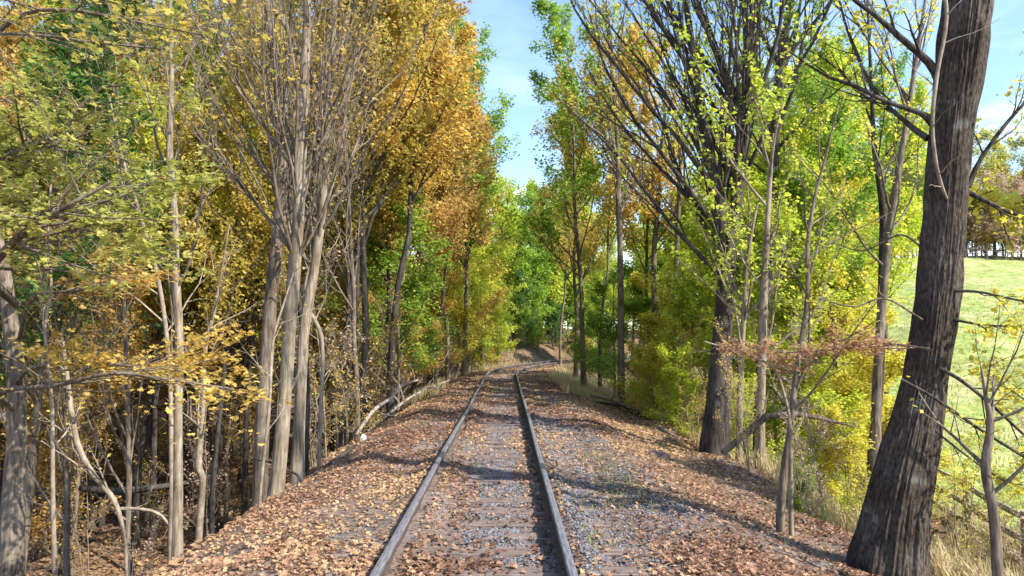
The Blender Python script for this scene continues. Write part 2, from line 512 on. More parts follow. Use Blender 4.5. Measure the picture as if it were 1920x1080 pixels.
sub('ground', ~is_mead & ~is_bed, M_FOREST, label='brown leaf covered forest floor falling away on both sides of the railway')
sub('embankment', is_bed, M_BED, label='gritty railway embankment under fallen leaves')
sub('meadow', is_mead, M_MEADOW, label='bright green meadow rising beyond the wooden fence')

# ------------------------------------------------------------------ railway
track_o = thing('railway_track', 'single rusty railway track curving right into the autumn wood', 'railway track')
GAUGE = .7525
prof = [(-.034, -.004), (-.027, .003), (0, .006), (.027, .003), (.034, -.004), (.034, -.03), (.030, -.042), (.009, -.055), (.009, -.135), (.02, -.148), (.068, -.162), (.068, -.172), (-.068, -.172), (-.068, -.162), (-.02, -.148), (-.009, -.135), (-.009, -.055), (-.030, -.042), (-.034, -.03)]
sarr = np.concatenate([np.arange(-12, 36, 1.5), np.arange(36, 112, .8)])
tx, ty, ta = track(sarr)
wv = lambda s, k: (vnoise(s * .28, k, 4.5) - .5) * .030 + (vnoise(s * .09, k, 8) - .5) * .05
for side in (-1, 1):
    off = side * GAUGE + wv(sarr, 0 if side < 0 else .4)
    zz = (vnoise(sarr * .22, side * 2 + 5, 1) - .5) * .03
    nxv, nyv = np.cos(ta), -np.sin(ta)
    vs = []
    for (u, h) in prof:
        vs.append(np.stack([tx + nxv * (off + u), ty + nyv * (off + u), h + zz], 1))
    vs = np.stack(vs, 1)
    m_, k_ = vs.shape[:2]
    idx = np.arange(m_ * k_).reshape(m_, k_)
    a = idx[:-1]; bb = np.roll(a, -1, 1); d2 = idx[1:]; c2 = np.roll(d2, -1, 1)
    q = np.stack([a, bb, c2, d2], -1)
    mi = np.ones(q.shape[:2], int); mi[:, 0:5] = 0; mi[:, -1] = 0
    rail = obj('rail', mesh('rail', vs.reshape(-1, 3), [q.reshape(-1, 4)[:, ::-1]], [M_RAILTOP, M_RUST], midx=mi.ravel()), track_o)
# sleepers with tie plates
def beam(name, L, Wd, H, mat, rng, seg=10):
    xs = np.linspace(-L / 2, L / 2, seg)
    ringp = [(-.5, -.5), (.5, -.5), (.5, .42), (.42, .5), (.1, .47), (-.15, .5), (-.42, .5), (-.5, .42)]
    vs = []
    for x in xs:
        e = rng.randn(8, 2) * .006
        vs.append([[x, p[0] * Wd + e[i, 0], p[1] * H + e[i, 1]] for i, p in enumerate(ringp)])
    vs = np.array(vs); k = 8
    vs[0, :, 0] += rng.randn(8) * .012; vs[-1, :, 0] += rng.randn(8) * .012
    idx = np.arange(seg * k).reshape(seg, k)
    a = idx[:-1]; bb = np.roll(a, -1, 1); d2 = idx[1:]; c2 = np.roll(d2, -1, 1)
    q = np.stack([a, bb, c2, d2], -1).reshape(-1, 4)
    caps = np.array([idx[0][::-1], idx[-1]])
    return mesh(name, vs.reshape(-1, 3), [q, caps], [mat])
sl = [beam('sleeper', 2.62, .23, .17, M_SLEEPER, rs(i)) for i in range(5)]
def plate_mesh():
    boxes = [(-.15, .15, -.09, .09, 0, .018)]
    for sx in (-1, 1):
        for sy in (-1, 1):
            boxes.append((sx * .085 - .014, sx * .085 + .014, sy * .055 - .012, sy * .055 + .012, .018, .048))
    V, Q = [], []
    for x0, x1, y0, y1, z0, z1 in boxes:
        o = len(V)
        V += [(x0, y0, z0), (x1, y0, z0), (x1, y1, z0), (x0, y1, z0), (x0, y0, z1), (x1, y0, z1), (x1, y1, z1), (x0, y1, z1)]
        Q += [[o + i for i in f] for f in ((0, 3, 2, 1), (4, 5, 6, 7), (0, 1, 5, 4), (1, 2, 6, 5), (2, 3, 7, 6), (3, 0, 4, 7))]
    return mesh('tie_plate', V, [Q], [M_RUST])
pm = plate_mesh()
for i, s in enumerate(np.arange(2.0, 64, .56)):
    rg = rs(500 + i)
    x, y, a = [float(v) for v in track(s + rg.uniform(-.03, .03))]
    o = obj('sleeper', sl[i % 5], track_o)
    o.location = (x + rg.uniform(-.05, .05), y, -.172 - .085 + rg.uniform(-.012, .004)); o.rotation_euler = (0, rg.uniform(-.004, .004), -a + rg.uniform(-.012, .012))
    if s < 22:
        for side in (-1, 1):
            p = obj('tie_plate', pm, o); p.location = (side * GAUGE, 0, .078)

# ballast stones and fallen leaves on the bed
rg = rs(21)
def gravelness(x, y):
    n = vnoise(x * 1.3, y * .55, 11)
    g1 = np.clip(1 - np.abs(x - .18) / .50, 0, 1) * 1.7 * ss(.42, .56, n + .10 * (y < 9)) 
    g2 = ss(.82, .95, x) * (1 - ss(1.2, 2.1, x + (n - .5) * 1.6)) * (1 - ss(14, 21, y)) * (.6 + .5 * ss(.35, .55, n))
    g3 = .3 * ss(.55, .7, n) * ss(-.6, -.3, x) * (1 - ss(2, 3, x))
    return np.clip(np.maximum(np.maximum(g1, g2), g3), 0, 1)
N = 150000
yy = 3.6 * (46 / 3.6) ** rg.rand(N); xx = rg.uniform(-1.5, 2.7, N)
keep = rg.rand(N) < gravelness(xx, yy) * .8 + .05
xx, yy = xx[keep], yy[keep]
N = len(xx); r_ = .0085 * (1 + yy / 18) * rg.uniform(.6, 1.7, N)
on_rail = np.abs(np.abs(xx) - GAUGE) < .075
xx, yy, r_ = xx[~on_rail], yy[~on_rail], r_[~on_rail]; N = len(xx)
octv = np.array([(1, 0, 0), (0, 1, 0), (-1, 0, 0), (0, -1, 0), (0, 0, .75), (0, 0, -.6)])
octf = np.array([(0, 1, 4), (1, 2, 4), (2, 3, 4), (3, 0, 4), (1, 0, 5), (2, 1, 5), (3, 2, 5), (0, 3, 5)])
ang = rg.rand(N) * 6.28
ov = octv[None] * rg.uniform(.6, 1.35, (N, 6, 1)) * r_[:, None, None]
ca, sa = np.cos(ang)[:, None], np.sin(ang)[:, None]
ov = np.stack([ov[..., 0] * ca - ov[..., 1] * sa, ov[..., 0] * sa + ov[..., 1] * ca, ov[..., 2]], -1)
ov += np.stack([xx, yy, G(xx, yy) + r_ * .3], -1)[:, None]
of = (np.arange(N) * 6)[:, None, None] + octf[None]
obj('ballast_gravel', mesh('ballast_gravel', ov.reshape(-1, 3), [of.reshape(-1, 3)], [M_GRAVEL], tint=np.repeat(rg.rand(N), 6)),
    kind='stuff', label='grey crushed stone showing between the leaves beside the right rail', category='gravel')

def litter(name, N, ylo, yhi, xlo, xhi, size, mat, label, rg, maple_to=0., grav=True, tlo=0., lift=.03, tilt=1.6):
    s = ylo * (yhi / ylo) ** rg.rand(N) ; d = rg.uniform(xlo, xhi, N)
    bx, by, a = track(s)
    x = bx + np.cos(a) * d; y = by - np.sin(a) * d
    if grav:
        k = rg.rand(N) > gravelness(d, s) * .80
        k &= ~(np.abs(np.abs(d) - GAUGE) < .085)
        k &= rg.rand(N) < .35 + 1.1 * ss(.30, .52, vnoise(d * 1.6 + 20, s * .8, 8))
        # right side of the bed and the shoulder carry drifts
        x, y, s, d = x[k], y[k], s[k], d[k]
    n = len(x)
    z = G(x, y) + rg.uniform(.0, lift, n)
    if grav:      # some leaves lie on the sleepers
        ph = np.abs(((s - 2.0) / .56 + .5) % 1 - .5) * .56
        on = (ph < .125) & (np.abs(d) < 1.31) & (rg.rand(n) < .6)
        z = np.where(on, np.maximum(z, -.168 + .012 * rg.rand(n)), z)
    pos = np.stack([x, y, z], 1)
    sz = size * (1 + np.clip(s - 8, 0, 60) / 26) * rg.uniform(.4, 1.55, n)
    drift = vnoise(x * .9, y * .5, 6)
    tint = np.clip(.65 * rg.rand(n) + .6 * drift - .12 + tlo, 0, 1)
    near = s < maple_to
    fa, ta_, off = [], [], 0; VV = []
    if near.any():
        v, f3, tn = maple_geo(rg, pos[near], sz[near] * 1.15, tint[near], tilt)
        VV.append(v); fa.append(f3); ta_.append(tn); off = len(v)
    v, q = leaf_geo(rg, pos[~near], sz[~near], tilt, .36)
    VV.append(v); fa.append(q + off); ta_.append(np.repeat(tint[~near], 4))
    return obj(name, mesh(name, np.concatenate(VV), fa, [mat], tint=np.concatenate(ta_)), kind='stuff', label=label, category='leaves')
litter('fallen_leaves', 215000, 3.4, 70, -3.7, 5.4, .044, M_LITTER, 'tan and pink fallen leaves covering the railway embankment', rs(31), maple_to=7.5)
litter('forest_leaves', 70000, 5.5, 60, -24, -3.3, .10, M_LITTER2, 'brown fallen leaves on the shaded forest floor left of the railway', rs(32), grav=False, lift=.06)
litter('slope_leaves', 26000, 6, 60, 5, 13, .07, M_LITTER2, 'dull brown leaves on the brushy slope right of the railway', rs(33), grav=False, tlo=.25)

# grass
def grass(name, pts, h, mat, label, rg, width=.010, lean=.45):
    n = len(pts)
    hh = h * rg.uniform(.4, 1.3, n)
    az = rg.rand(n) * 6.28; ln = rg.uniform(.05, lean, n)
    side = np.stack([np.cos(az + 1.57), np.sin(az + 1.57), np.zeros(n)], 1)
    dr = np.stack([np.cos(az) * ln, np.sin(az) * ln, np.ones(n)], 1)
    wdt = (width * rg.uniform(.6, 1.5, n))[:, None]
    tip = pts + dr * hh[:, None] + np.stack([np.cos(az), np.sin(az), -.3 * np.ones(n)], 1) * (hh * ln * .8)[:, None]
    mid = pts + dr * hh[:, None] * .55
    v = np.stack([pts - side * wdt, pts + side * wdt, mid + side * wdt * .8, mid - side * wdt * .8, tip], 1)
    o = np.arange(n)[:, None] * 5
    q = o + np.array([0, 1, 2, 3]); tr = o + np.array([3, 2, 4])
    tuft = np.clip(vnoise(pts[:, 0] * 1.3, pts[:, 1] * 1.3, 7) * .8 + .3 * rg.rand(n), 0, 1)
    return obj(name, mesh(name, v.reshape(-1, 3), [q, tr], [mat], tint=np.repeat(tuft, 5)), kind='stuff', label=label, category='grass')
def scatter(rg, N, s0, s1, d0, d1, clump=.45, k=1.1):
    s = s0 * (s1 / s0) ** rg.rand(N); d = rg.uniform(d0, d1, N)
    bx, by, a = track(s); x = bx + np.cos(a) * d; y = by - np.sin(a) * d
    kp = vnoise(x * k, y * k, 13) + rg.uniform(-.1, .1, N) > clump
    x, y = x[kp], y[kp]
    return np.stack([x, y, G(x, y) - .01], 1)
rg = rs(41)
pts = np.concatenate([scatter(rg, 46000, 6, 34, 4.9, 12.0, .36), scatter(rg, 16000, 26, 56, 2.4, 7.0, .40), scatter(rg, 12000, 26, 62, -6.0, -2.3, .42)])
grass('dry_grass', pts, .42, M_STRAW, 'dry straw coloured grass on the railway shoulders and right slope', rg, .012)
pts = np.concatenate([scatter(rg, 2600, 3.6, 14, 1.0, 2.0, .60), scatter(rg, 1500, 3.6, 24, 2.0, 4.5, .66)])
grass('short_grass', pts, .07, M_GRASS, 'short green grass sprouting beside the right rail', rg, .004)
mx_ = rg.uniform(11.5, 40, 60000); my = 9 + 70 * rg.rand(60000) ** 1.6
kp = mx_ > 12.2
grass('meadow_grass', np.stack([mx_, my, G(mx_, my) - .01], 1)[kp], .16, M_GRASS, 'short green meadow grass beyond the wooden fence', rg, .014)

# ------------------------------------------------------------------ tree building
def stem(pts, n=24):
    """pts: (px, py, dist, width_px) -> world polyline + radii"""
    P = np.array([W(a, b, c) for a, b, c, w_ in pts]); R = np.array([w_ / F * c / 2 for a, b, c, w_ in pts])
    cr_ = curve(np.column_stack([P, R]), n)
    return cr_[:, :3], np.maximum(cr_[:, 3], .002)

def bark_tube(P, R, sides=20, amp=.0, fu=9, fz=1.3, flare=0, seed=0, base_z=None):
    v, q = tubes(P[None], R[None], sides)
    K = len(P)
    v = v.reshape(K, sides, 3)
    c = P[:, None, :]
    rel = v - c
    th = np.arange(sides) / sides * 2 * math.pi
    seg = np.concatenate([[0], np.cumsum(np.linalg.norm(np.diff(P, axis=0), axis=1))])
    T, H = np.meshgrid(th, seg)
    f = 1.0 + 0 * T
    if amp:
        n = vnoise(np.cos(T) * fu / 2 + 50, np.sin(T) * fu / 2 + 50, H * fz + seed)
        n2 = vnoise(np.cos(T) * fu + 80, np.sin(T) * fu + 80, H * fz * 2.2 + seed)
        f = f + amp * (np.abs(n * 2 - 1) * 2 - .8) + amp * .5 * (n2 - .5)
    lump = vnoise(np.cos(T) * 1.2 + 9, np.sin(T) * 1.2 + 9, H * .9 + seed * 3)
    f = f + (lump - .5) * .16
    if flare:
        f = f + flare * np.exp(-H / .45) * (.6 + .8 * np.clip(np.cos(T * 5 + seed), 0, 1))
    v = c + rel * f[:, :, None]
    return v.reshape(-1, 3), q

def down_to_ground(P, R, extra=.35):
    """extend the polyline's base below the ground"""
    p = P[0].copy(); g = float(G(p[0], p[1]))
    tgt = min(p[2], g) - extra
    if p[2] > tgt:
        d = P[0] - P[2]; d = d / max(abs(d[2]), .2) if d[2] < 0 else np.array([0, 0, -1.])
        n = max(2, int((p[2] - tgt) / .25))
        add = np.array([p + np.array([d[0] * .3, d[1] * .3, -1]) * (p[2] - tgt) * (n - i) / n for i in range(n)])
        P = np.vstack([add, P]); R = np.concatenate([np.full(n, R[0]), R])
    return P, R

def tube_set(levels, sides=(8, 5, 4, 3)):
    return join([tubes(P, R, s) for (P, R), s in zip(levels, sides)])

# ---- prototypes of woodland trees, in metres, base at the origin
def woodland(seed, H, r, clear, crown_w, nl, leafs, size, bark=None, n2=7, n3=6, trop=.5, ang=(.5, 1.1), up=.7, flat=.2, prof=.55, lean=.05, stems=1):
    rg = rs(seed)
    trunks = []; Ps, Rs_ = [], []
    for k in range(stems):
        K = 12
        zs = np.linspace(-.4, H * (1 - .12 * k), K)
        az = rg.rand() * 6.28; spread_ = (lean if stems == 1 else .16) * H
        bend = np.linspace(0, 1, K) ** 1.3
        wob = np.cumsum(rg.randn(K, 2) * .012 * H / 3, 0); wob -= wob[0]
        P = np.stack([np.cos(az) * spread_ * bend + wob[:, 0], np.sin(az) * spread_ * bend + wob[:, 1], zs], 1)
        R = r * (1 - .85 * np.linspace(0, 1, K)) * (1 if stems == 1 else .7); R[0] *= 1.25
        Ps.append(P); Rs_.append(R)
    P0, R_0 = np.stack(Ps), np.stack(Rs_)
    P1, R1, _ = spawn(rg, P0, R_0, nl, clear, .97, ang, 0, 6, trop, .10, .5, prof, flat, .012, absl=crown_w)
    P2, R2, _ = spawn(rg, P1, R1, n2, .15, .98, (.4, .95), .45, 5, trop * .5, .14, .55, .45, flat, .006)
    P3, R3, _ = spawn(rg, P2, R2, n3, .1, 1, (.3, .9), .5, 3, .1, .15, .5, .3, flat, .0035)
    allP = P3
    return dict(trunk=tubes(P0, R_0, 9), branch=join([tubes(P1, R1, 5), tubes(P2, R2, 3), tubes(P3, R3, 3)]), tips=allP, P0=P0, seed=seed, leafs=leafs, size=size, up=up)

PROTO = {}
def make_proto(key, barkm=None, **kw):
    w_ = woodland(**kw)
    rg = rs(kw['seed'] + 1)
    bm_ = barkm or BARK_GREY
    PROTO[key] = (mesh('trunk', w_['trunk'][0], [w_['trunk'][1]], [bm_], True),
                  mesh('branchwork', w_['branch'][0], [w_['branch'][1]], [bm_], True),
                  leaf_mesh('crown', rg, w_['tips'], w_['leafs'], w_['size'], PAL['gold'], w_['up'], .1, w_['size'] * 1.0) if w_['leafs'] else None)
# tall: clear trunk, crown above
make_proto('tall_a', seed=101, H=17, r=.13, clear=.30, crown_w=4.4, nl=24, leafs=19, size=.135)
make_proto('tall_b', seed=102, H=16, r=.115, clear=.38, crown_w=3.9, nl=22, leafs=19, size=.135)
make_proto('tall_c', seed=103, H=19, r=.15, clear=.28, crown_w=5.0, nl=26, leafs=18, size=.145)
# full: leafy from low down
make_proto('full_a', seed=111, H=11, r=.10, clear=.14, crown_w=3.5, nl=24, leafs=17, size=.13)
make_proto('full_b', seed=112, H=9, r=.08, clear=.10, crown_w=3.2, nl=22, leafs=17, size=.12, stems=1)
# understory: layered sprays
make_proto('low_a', seed=121, H=5, r=.05, clear=.15, crown_w=2.0, nl=18, leafs=14, size=.095, trop=.15, ang=(.8, 1.4), flat=.75, up=2.0)
make_proto('low_b', seed=122, H=4, r=.04, clear=.10, crown_w=1.8, nl=10, leafs=14, size=.095, trop=.1, ang=(.8, 1.4), flat=.7, up=2.0, stems=2)
# bare twiggy trees
make_proto('bare_a', seed=131, H=13, r=.12, clear=.25, crown_w=3.6, nl=18, leafs=1, size=.09, trop=1.1, ang=(.35, .8), n2=7, n3=6)
make_proto('bare_b', seed=132, H=5, r=.035, clear=.1, crown_w=1.7, nl=9, leafs=2, size=.07, trop=.5, ang=(.5, 1.2), n2=7, n3=5, stems=2, barkm=BARK_TWIG)
make_proto('bare_c', seed=133, H=3, r=.02, clear=.05, crown_w=1.2, nl=7, leafs=2, size=.06, trop=.4, ang=(.4, 1.2), n2=6, n3=5, stems=3, barkm=BARK_TWIG)
# far, coarse
make_proto('far_a', seed=141, H=17, r=.2, clear=.14, crown_w=5.2, nl=22, leafs=12, size=.26, n3=5)
make_proto('far_b', seed=142, H=14, r=.18, clear=.20, crown_w=4.5, nl=20, leafs=12, size=.26, n3=5)

make_proto('far_low', seed=143, H=7.5, r=.09, clear=.05, crown_w=3.6, nl=20, leafs=13, size=.2, n3=5, flat=.3)

prng = rs(77)
def plant(key, px, dist, pal, label, group, name='tree', cat='tree', H=None, sc=1., z=None, bark=None, wide=1., x=None):
    tm, bm_, lm = PROTO[key]
    p = W(px, 635, dist)
    xx = p[0] if x is None else x
    o = thing(name, label, cat, (xx, dist, float(G(xx, dist, False)) - .03 if z is None else z), group)
    o.rotation_euler = (0, 0, prng.rand() * 6.28)
    o.scale = (sc * wide, sc * wide, sc)
    parts = [('trunk', tm, bark), ('branchwork', bm_, bark)] + ([('crown', lm, PAL[pal])] if lm else [])
    for nm, me, mt in parts:
        c = obj(nm, me, o)
        if mt is not None:
            c.material_slots[0].link = 'OBJECT'; c.material_slots[0].material = mt
    return o

# ------------------------------------------------------------------ hero trees
def limbs(root, rg, base_levels, spec, bark, pal, size, per, up=.7, name='limb', leaf_t0=.2, spread=.05, sides=(8, 5, 3, 3), maple=False):
    """each limb (P,R) becomes a part with its own twigs, its leaves a sub-part"""
    for P, R in base_levels:
        P_, R_ = P[None], R[None]
        lv = [(P_, R_)]
        for kw in spec:
            a, b_, _ = spawn(rg, lv[-1][0], lv[-1][1], **kw); lv.append((a, b_))
        v, q = tube_set(lv, sides)
        o = obj(name, mesh(name, v - np.array(root.location), [q], [bark], True), root)
        if per > 0:
            me = leaf_mesh('foliage', rg, lv[-1][0] - np.array(root.location), per, size, PAL[pal], up, leaf_t0, spread, maple=maple)
            obj('foliage', me, o)

def hero_trunk(root, P, R, bark, **kw):
    P, R = down_to_ground(P, R)
    v, q = bark_tube(P, R, **kw)
    return obj('trunk', mesh('trunk', v - np.array(root.location), [q], [bark], True), root)

def each_twig(root, A_, B_, org, mat):
    for k in range(len(A_)):
        v, q = tubes(A_[k:k + 1], B_[k:k + 1], 5)
        obj('twig', mesh('twig', v - org, [q], [mat], True), root)

def base_of(P):
    return (P[0][0], P[0][1], float(G(P[0][0], P[0][1], False)))

# --- A: the big dark tree at the right
D = 7.9
P, R = stem([(1668, 1062, D, 122), (1682, 960, D, 106), (1698, 880, D, 98), (1729, 740, D, 80), (1758, 540, D, 76), (1781, 270, D, 74), (1816, 0, D, 88), (1838, -300, D + .1, 78), (1850, -800, D + .4, 66), (1850, -1500, D + .8, 30)], 420)
tA = thing('oak_tree', 'large leaning dark barked tree beside the meadow fence with deep furrows', 'tree', base_of(P))
hero_trunk(tA, P, R, BARK_OAK, sides=230, amp=.07, fu=24, fz=2.3, flare=.24, seed=3)
rg = rs(5)
tw = [dict(n=7, t0=.25, t1=.98, ang=(.35, .9), lf=.38, K=5, trop=.2, wob=.14, rr=.5, prof=.4), dict(n=5, t0=.2, t1=1, ang=(.4, .9), lf=.4, K=4, trop=.1, wob=.15, rr=.6, rmin=.0022)]
lim = [
    [(1770, 165, D, 22), (1742, 118, D, 15), (1690, 72, D - .1, 12), (1640, 28, D - .1, 9), (1585, -15, D, 7), (1490, -120, D + .1, 6)],
    [(1752, 232, D, 20), (1725, 212, D, 11), (1660, 190, D + .1, 8), (1600, 160, D + .2, 8), (1545, 140, D + .3, 5), (1470, 90, D + .4, 3)],
    [(1815, 350, D + .1, 12), (1838, 300, D + .1, 8), (1880, 240, D + .1, 7), (1935, 175, D + .1, 5), (1990, 90, D + .1, 3)],
    [(1805, 355, D, 12), (1850, 378, D - .1, 9), (1900, 400, D - .2, 8), (1960, 405, D - .3, 6), (2030, 380, D - .4, 3)],
    [(1760, 690, D - .2, 9), (1800, 712, D - .3, 7), (1860, 760, D - .4, 6), (1925, 820, D - .5, 5), (1980, 870, D - .5, 3)],
    [(1690, 712, D - .3, 7), (1750, 745, D - .4, 6), (1830, 800, D - .5, 6), (1925, 860, D - .6, 5), (1990, 900, D - .6, 3)],
    [(1790, 545, D - .2, 7), (1840, 548, D - .3, 5), (1925, 565, D - .4, 4), (2000, 560, D - .4, 3)],
    [(1790, 600, D - .2, 6), (1850, 610, D - .3, 4), (1925, 612, D - .4, 3)],
    [(1745, 800, D - .2, 5), (1800, 845, D - .3, 4), (1880, 900, D - .4, 3), (1940, 912, D - .4, 2)],
    [(1740, 260, D, 14), (1700, 230, D + .2, 10), (1640, 170, D + .5, 7), (1590, 60, D + .7, 5), (1560, -60, D + .8, 3)],
    [(1830, -140, D, 34), (1760, -330, D, 26), (1640, -560, D, 20), (1500, -800, D, 12)],
    [(1840, -260, D, 34), (1920, -460, D, 28), (2040, -700, D, 18)],
    [(1745, 480, D + .2, 6), (1690, 440, D + .6, 4), (1620, 470, D + .8, 3), (1560, 455, D + .9, 2)],
    [(1730, 600, D - .2, 5), (1660, 560, D - .1, 4), (1600, 575, D, 3), (1540, 560, D + .1, 2)],
]
limbs(tA, rg, [stem(l, 16) for l in lim[:2]], tw, BARK_DARK, 'yellow', .06, 1, name='limb')
limbs(tA, rg, [stem(l, 16) for l in lim[2:10]], tw, BARK_DARK, 'yellow', .055, 4, name='limb', maple=True)
limbs(tA, rg, [stem(l, 16) for l in lim[10:12]], tw, BARK_GREY, 'yellowgreen', .12, 3, name='limb')
limbs(tA, rg, [stem(l, 16) for l in lim[12:]], tw, BARK_GREY, 'yellow', .055, 1, name='limb')
# the grey vine climbing its front
P, R = stem([(1775, 372, D - .2, 5), (1764, 345, D - .30, 7), (1754, 300, D - .36, 7), (1748, 230, D - .38, 7), (1757, 140, D - .38, 7), (1772, 60, D - .38, 7), (1774, 10, D - .38, 7), (1764, -60, D - .36, 8), (1775, -200, D - .3, 6)], 40)
vn = thing('climbing_vine', 'thin grey bare vine climbing the front of the large dark tree', 'vine', tuple(P[0]))
v, q = bark_tube(P, R, sides=8, seed=4); obj('stem', mesh('stem', v - P[0], [q], [BARK_TWIG], True), vn)
P2, R2, _ = spawn(rs(2), P[None], R[None], 7, .05, .9, (.5, 1.2), .22, 5, .2, .2, .4)
each_twig(vn, P2, R2, P[0], BARK_TWIG)

# fan shaped trees
def fan_tree(name, label, trunks, fork, n, spread, length, bark, pal, per, size, seed, D, lean=0., r=.05, barks=None, yfork=(520, 330), trop=.55, kn=(7, 5), up=.6, absang=None):
    rg = rs(seed)
    tP = [(P_, R_ * .8) for P_, R_ in (stem(t_, 60) for t_ in trunks)]
    root = thing(name, label, 'tree', base_of(tP[0][0]))
    for i, (P, R) in enumerate(tP):
        hero_trunk(root, P, R, (barks or [bark])[i % len(barks or [bark])], sides=32, amp=.045, fu=9, fz=1.6, flare=.25, seed=seed + i)
    base = []
    for k in range(n):
        P, R = tP[k % len(tP)]
        t_ = rg.uniform(*fork); i = int(t_ * (len(P) - 1))
        a = spread[0] + (spread[1] - spread[0]) * ((k * .618) % 1)
        b_ = rg.uniform(-.45, .45)
        d = np.array([math.sin(a), math.sin(b_) * .8, math.cos(a)]); d /= np.linalg.norm(d)
        L = length * rg.uniform(.7, 1.15)
        pts = [P[i]]; dd = d.copy()
        for j in range(9):
            dd = dd + rg.randn(3) * .085; dd[2] += trop / 10; dd /= np.linalg.norm(dd)
            pts.append(pts[-1] + dd * L / 9)
        pts = np.array(pts)
        rr_ = min(r * rg.uniform(.6, 1.2), R[i] * .7)
        base.append((pts, np.linspace(rr_, rr_ * .25, 10)))
    sp = [dict(n=kn[0], t0=.2, t1=.98, ang=(.2, .6), lf=.42, K=6, trop=.8, wob=.14, rr=.5, prof=.5),
          dict(n=kn[1], t0=.15, t1=1, ang=(.3, .8), lf=.38, K=4, trop=.3, wob=.13, rr=.55, rmin=.003)]
    limbs(root, rg, base, sp, bark, pal, size, per, up=up, sides=(7, 4, 3))
    return root
# --- H: pale pair left of the embankment with a fan of limbs
D = 12.2
fan_tree('pale_tree', 'tallest pale double trunked tree at the left edge of the embankment, limbs fanning up', [
    [(517, 930, D, 36), (530, 800, D, 32), (541, 650, D, 30), (551, 520, D, 30), (560, 400, D, 27), (566, 250, D, 26), (575, 60, D, 20), (580, -200, D, 12)],
    [(558, 880, D + .5, 30), (563, 760, D + .5, 26), (570, 620, D + .5, 25), (590, 500, D + .5, 22), (606, 380, D + .5, 20), (615, 220, D + .5, 17), (628, 0, D + .5, 12), (640, -250, D + .6, 8)],
    ], (.44, .88), 28, (-.72, .75), 4.6, BARK_GREY, 'orange', 2, .07, 201, D, r=.03, barks=[BARK_PALE, BARK_PALE])
D = 13.6
fan_tree('grey_tree', 'dark grey trunk close behind the pale double trunked tree, on its left side', [
    [(488, 960, D, 36), (492, 800, D, 33), (505, 600, D, 30), (522, 430, D, 30), (528, 330, D, 26), (520, 150, D, 20), (500, -20, D, 15), (480, -250, D, 8)],
    [(572, 900, D + .3, 14), (575, 700, D + .3, 13), (556, 520, D + .3, 12), (545, 400, D + .3, 12), (540, 200, D + .3, 9), (548, -50, D + .3, 6)],
    ], (.46, .88), 22, (-.8, .45), 5.0, BARK_GREY, 'gold', 2, .08, 202, D, r=.03, barks=[BARK_GREY, BARK_DARK])

# --- G: white sapling, left
D = 9.3
fan_tree('slender_tree', 'slim pale trunk standing alone left of the pale double trunked tree', [
    [(332, 1050, D, 24), (334, 940, D, 22), (334, 800, D, 20), (336, 640, D, 19), (331, 540, D, 18), (327, 400, D, 16), (318, 280, D, 15), (322, 120, D, 11), (318, -60, D, 9), (322, -260, D, 4)],
    ], (.30, .85), 15, (-.85, .85), 2.6, BARK_GREY, 'olive', 2, .065, 203, D, r=.016, barks=[BARK_PALE], kn=(5, 4))
# --- I: far-left tree
D = 8.8
P, R = stem([(18, 1085, D, 44), (26, 930, D, 37), (32, 790, D, 32), (24, 640, D, 27), (0, 480, D, 24), (-50, 300, D, 22), (-90, 100, D, 18), (-110, -200, D, 12)], 80)
tI = thing('maple_tree', 'shaggy barked trunk at the left frame edge with yellow leafed boughs', 'tree', base_of(P))
hero_trunk(tI, P, R, BARK_GREY, sides=44, amp=.09, fu=8, fz=1.1, flare=.2, seed=9)
rg = rs(15)
twm = [dict(n=15, t0=.2, t1=.98, ang=(.5, 1.1), lf=.34, K=5, trop=.02, wob=.08, rr=.45, prof=.3, flat=.8), dict(n=8, t0=.15, t1=1, ang=(.4, .9), lf=.42, K=4, trop=0, wob=.12, rr=.6, rmin=.002, flat=.75)]
ll = [
    ([(28, 770, D, 12), (0, 735, D - .8, 10), (110, 722, D - 1.6, 8), (210, 700, D - 1.8, 7), (320, 712, D - 1.9, 5), (440, 730, D - 2, 3)], 'gold', 3, .045),
    ([(30, 720, D, 10), (60, 690, D - .6, 8), (160, 680, D - .9, 6), (280, 690, D - 1, 5), (380, 700, D - 1, 3)], 'gold', 5, .055),
    ([(36, 640, D, 9), (60, 560, D - .6, 8), (140, 545, D - 1, 6), (260, 520, D - 1, 3)], 'orange', 4, .055),
    ([(30, 570, D, 16), (-20, 520, D - 1, 16), (10, 470, D - 2.2, 16), (60, 425, D - 2.6, 13), (120, 390, D - 2.8, 9), (210, 340, D - 2.8, 5)], 'muted', 5, .055),
    ([(0, 410, D, 22), (-30, 330, D - 1, 26), (10, 300, D - 1.6, 22), (50, 280, D - 1.8, 14), (110, 250, D - 1.9, 10), (180, 170, D - 2, 6), (235, 160, D - 2, 4)], 'muted', 2, .06),
    ([(-40, 200, D, 12), (-20, 80, D - 1.5, 8), (60, 66, D - 2.4, 6), (180, 80, D - 2.5, 5), (310, 92, D - 2.5, 3)], 'olive', 1, .06),
    ([(-50, 120, D, 12), (20, 40, D - 1.5, 8), (110, 18, D - 2.3, 7), (240, 38, D - 2.4, 6), (380, 66, D - 2.5, 3)], 'olive', 1, .06),
    ([(-20, 300, D, 10), (0, 170, D - 1.5, 7), (40, 210, D - 2, 6), (55, 270, D - 2.2, 4)], 'muted', 6, .06),
    ([(-10, 360, D, 12), (40, 380, D - 1.4, 8), (120, 420, D - 2, 6), (215, 440, D - 2.2, 3)], 'muted', 6, .055),
]
for pts_, pal_, per_, sz_ in ll:
    limbs(tI, rg, [stem(pts_, 16)], twm, BARK_GREY, pal_, sz_ * 1.1, int(per_ * 2), up=1.6, name='bough', sides=(8, 4, 3), spread=.03, maple=True)

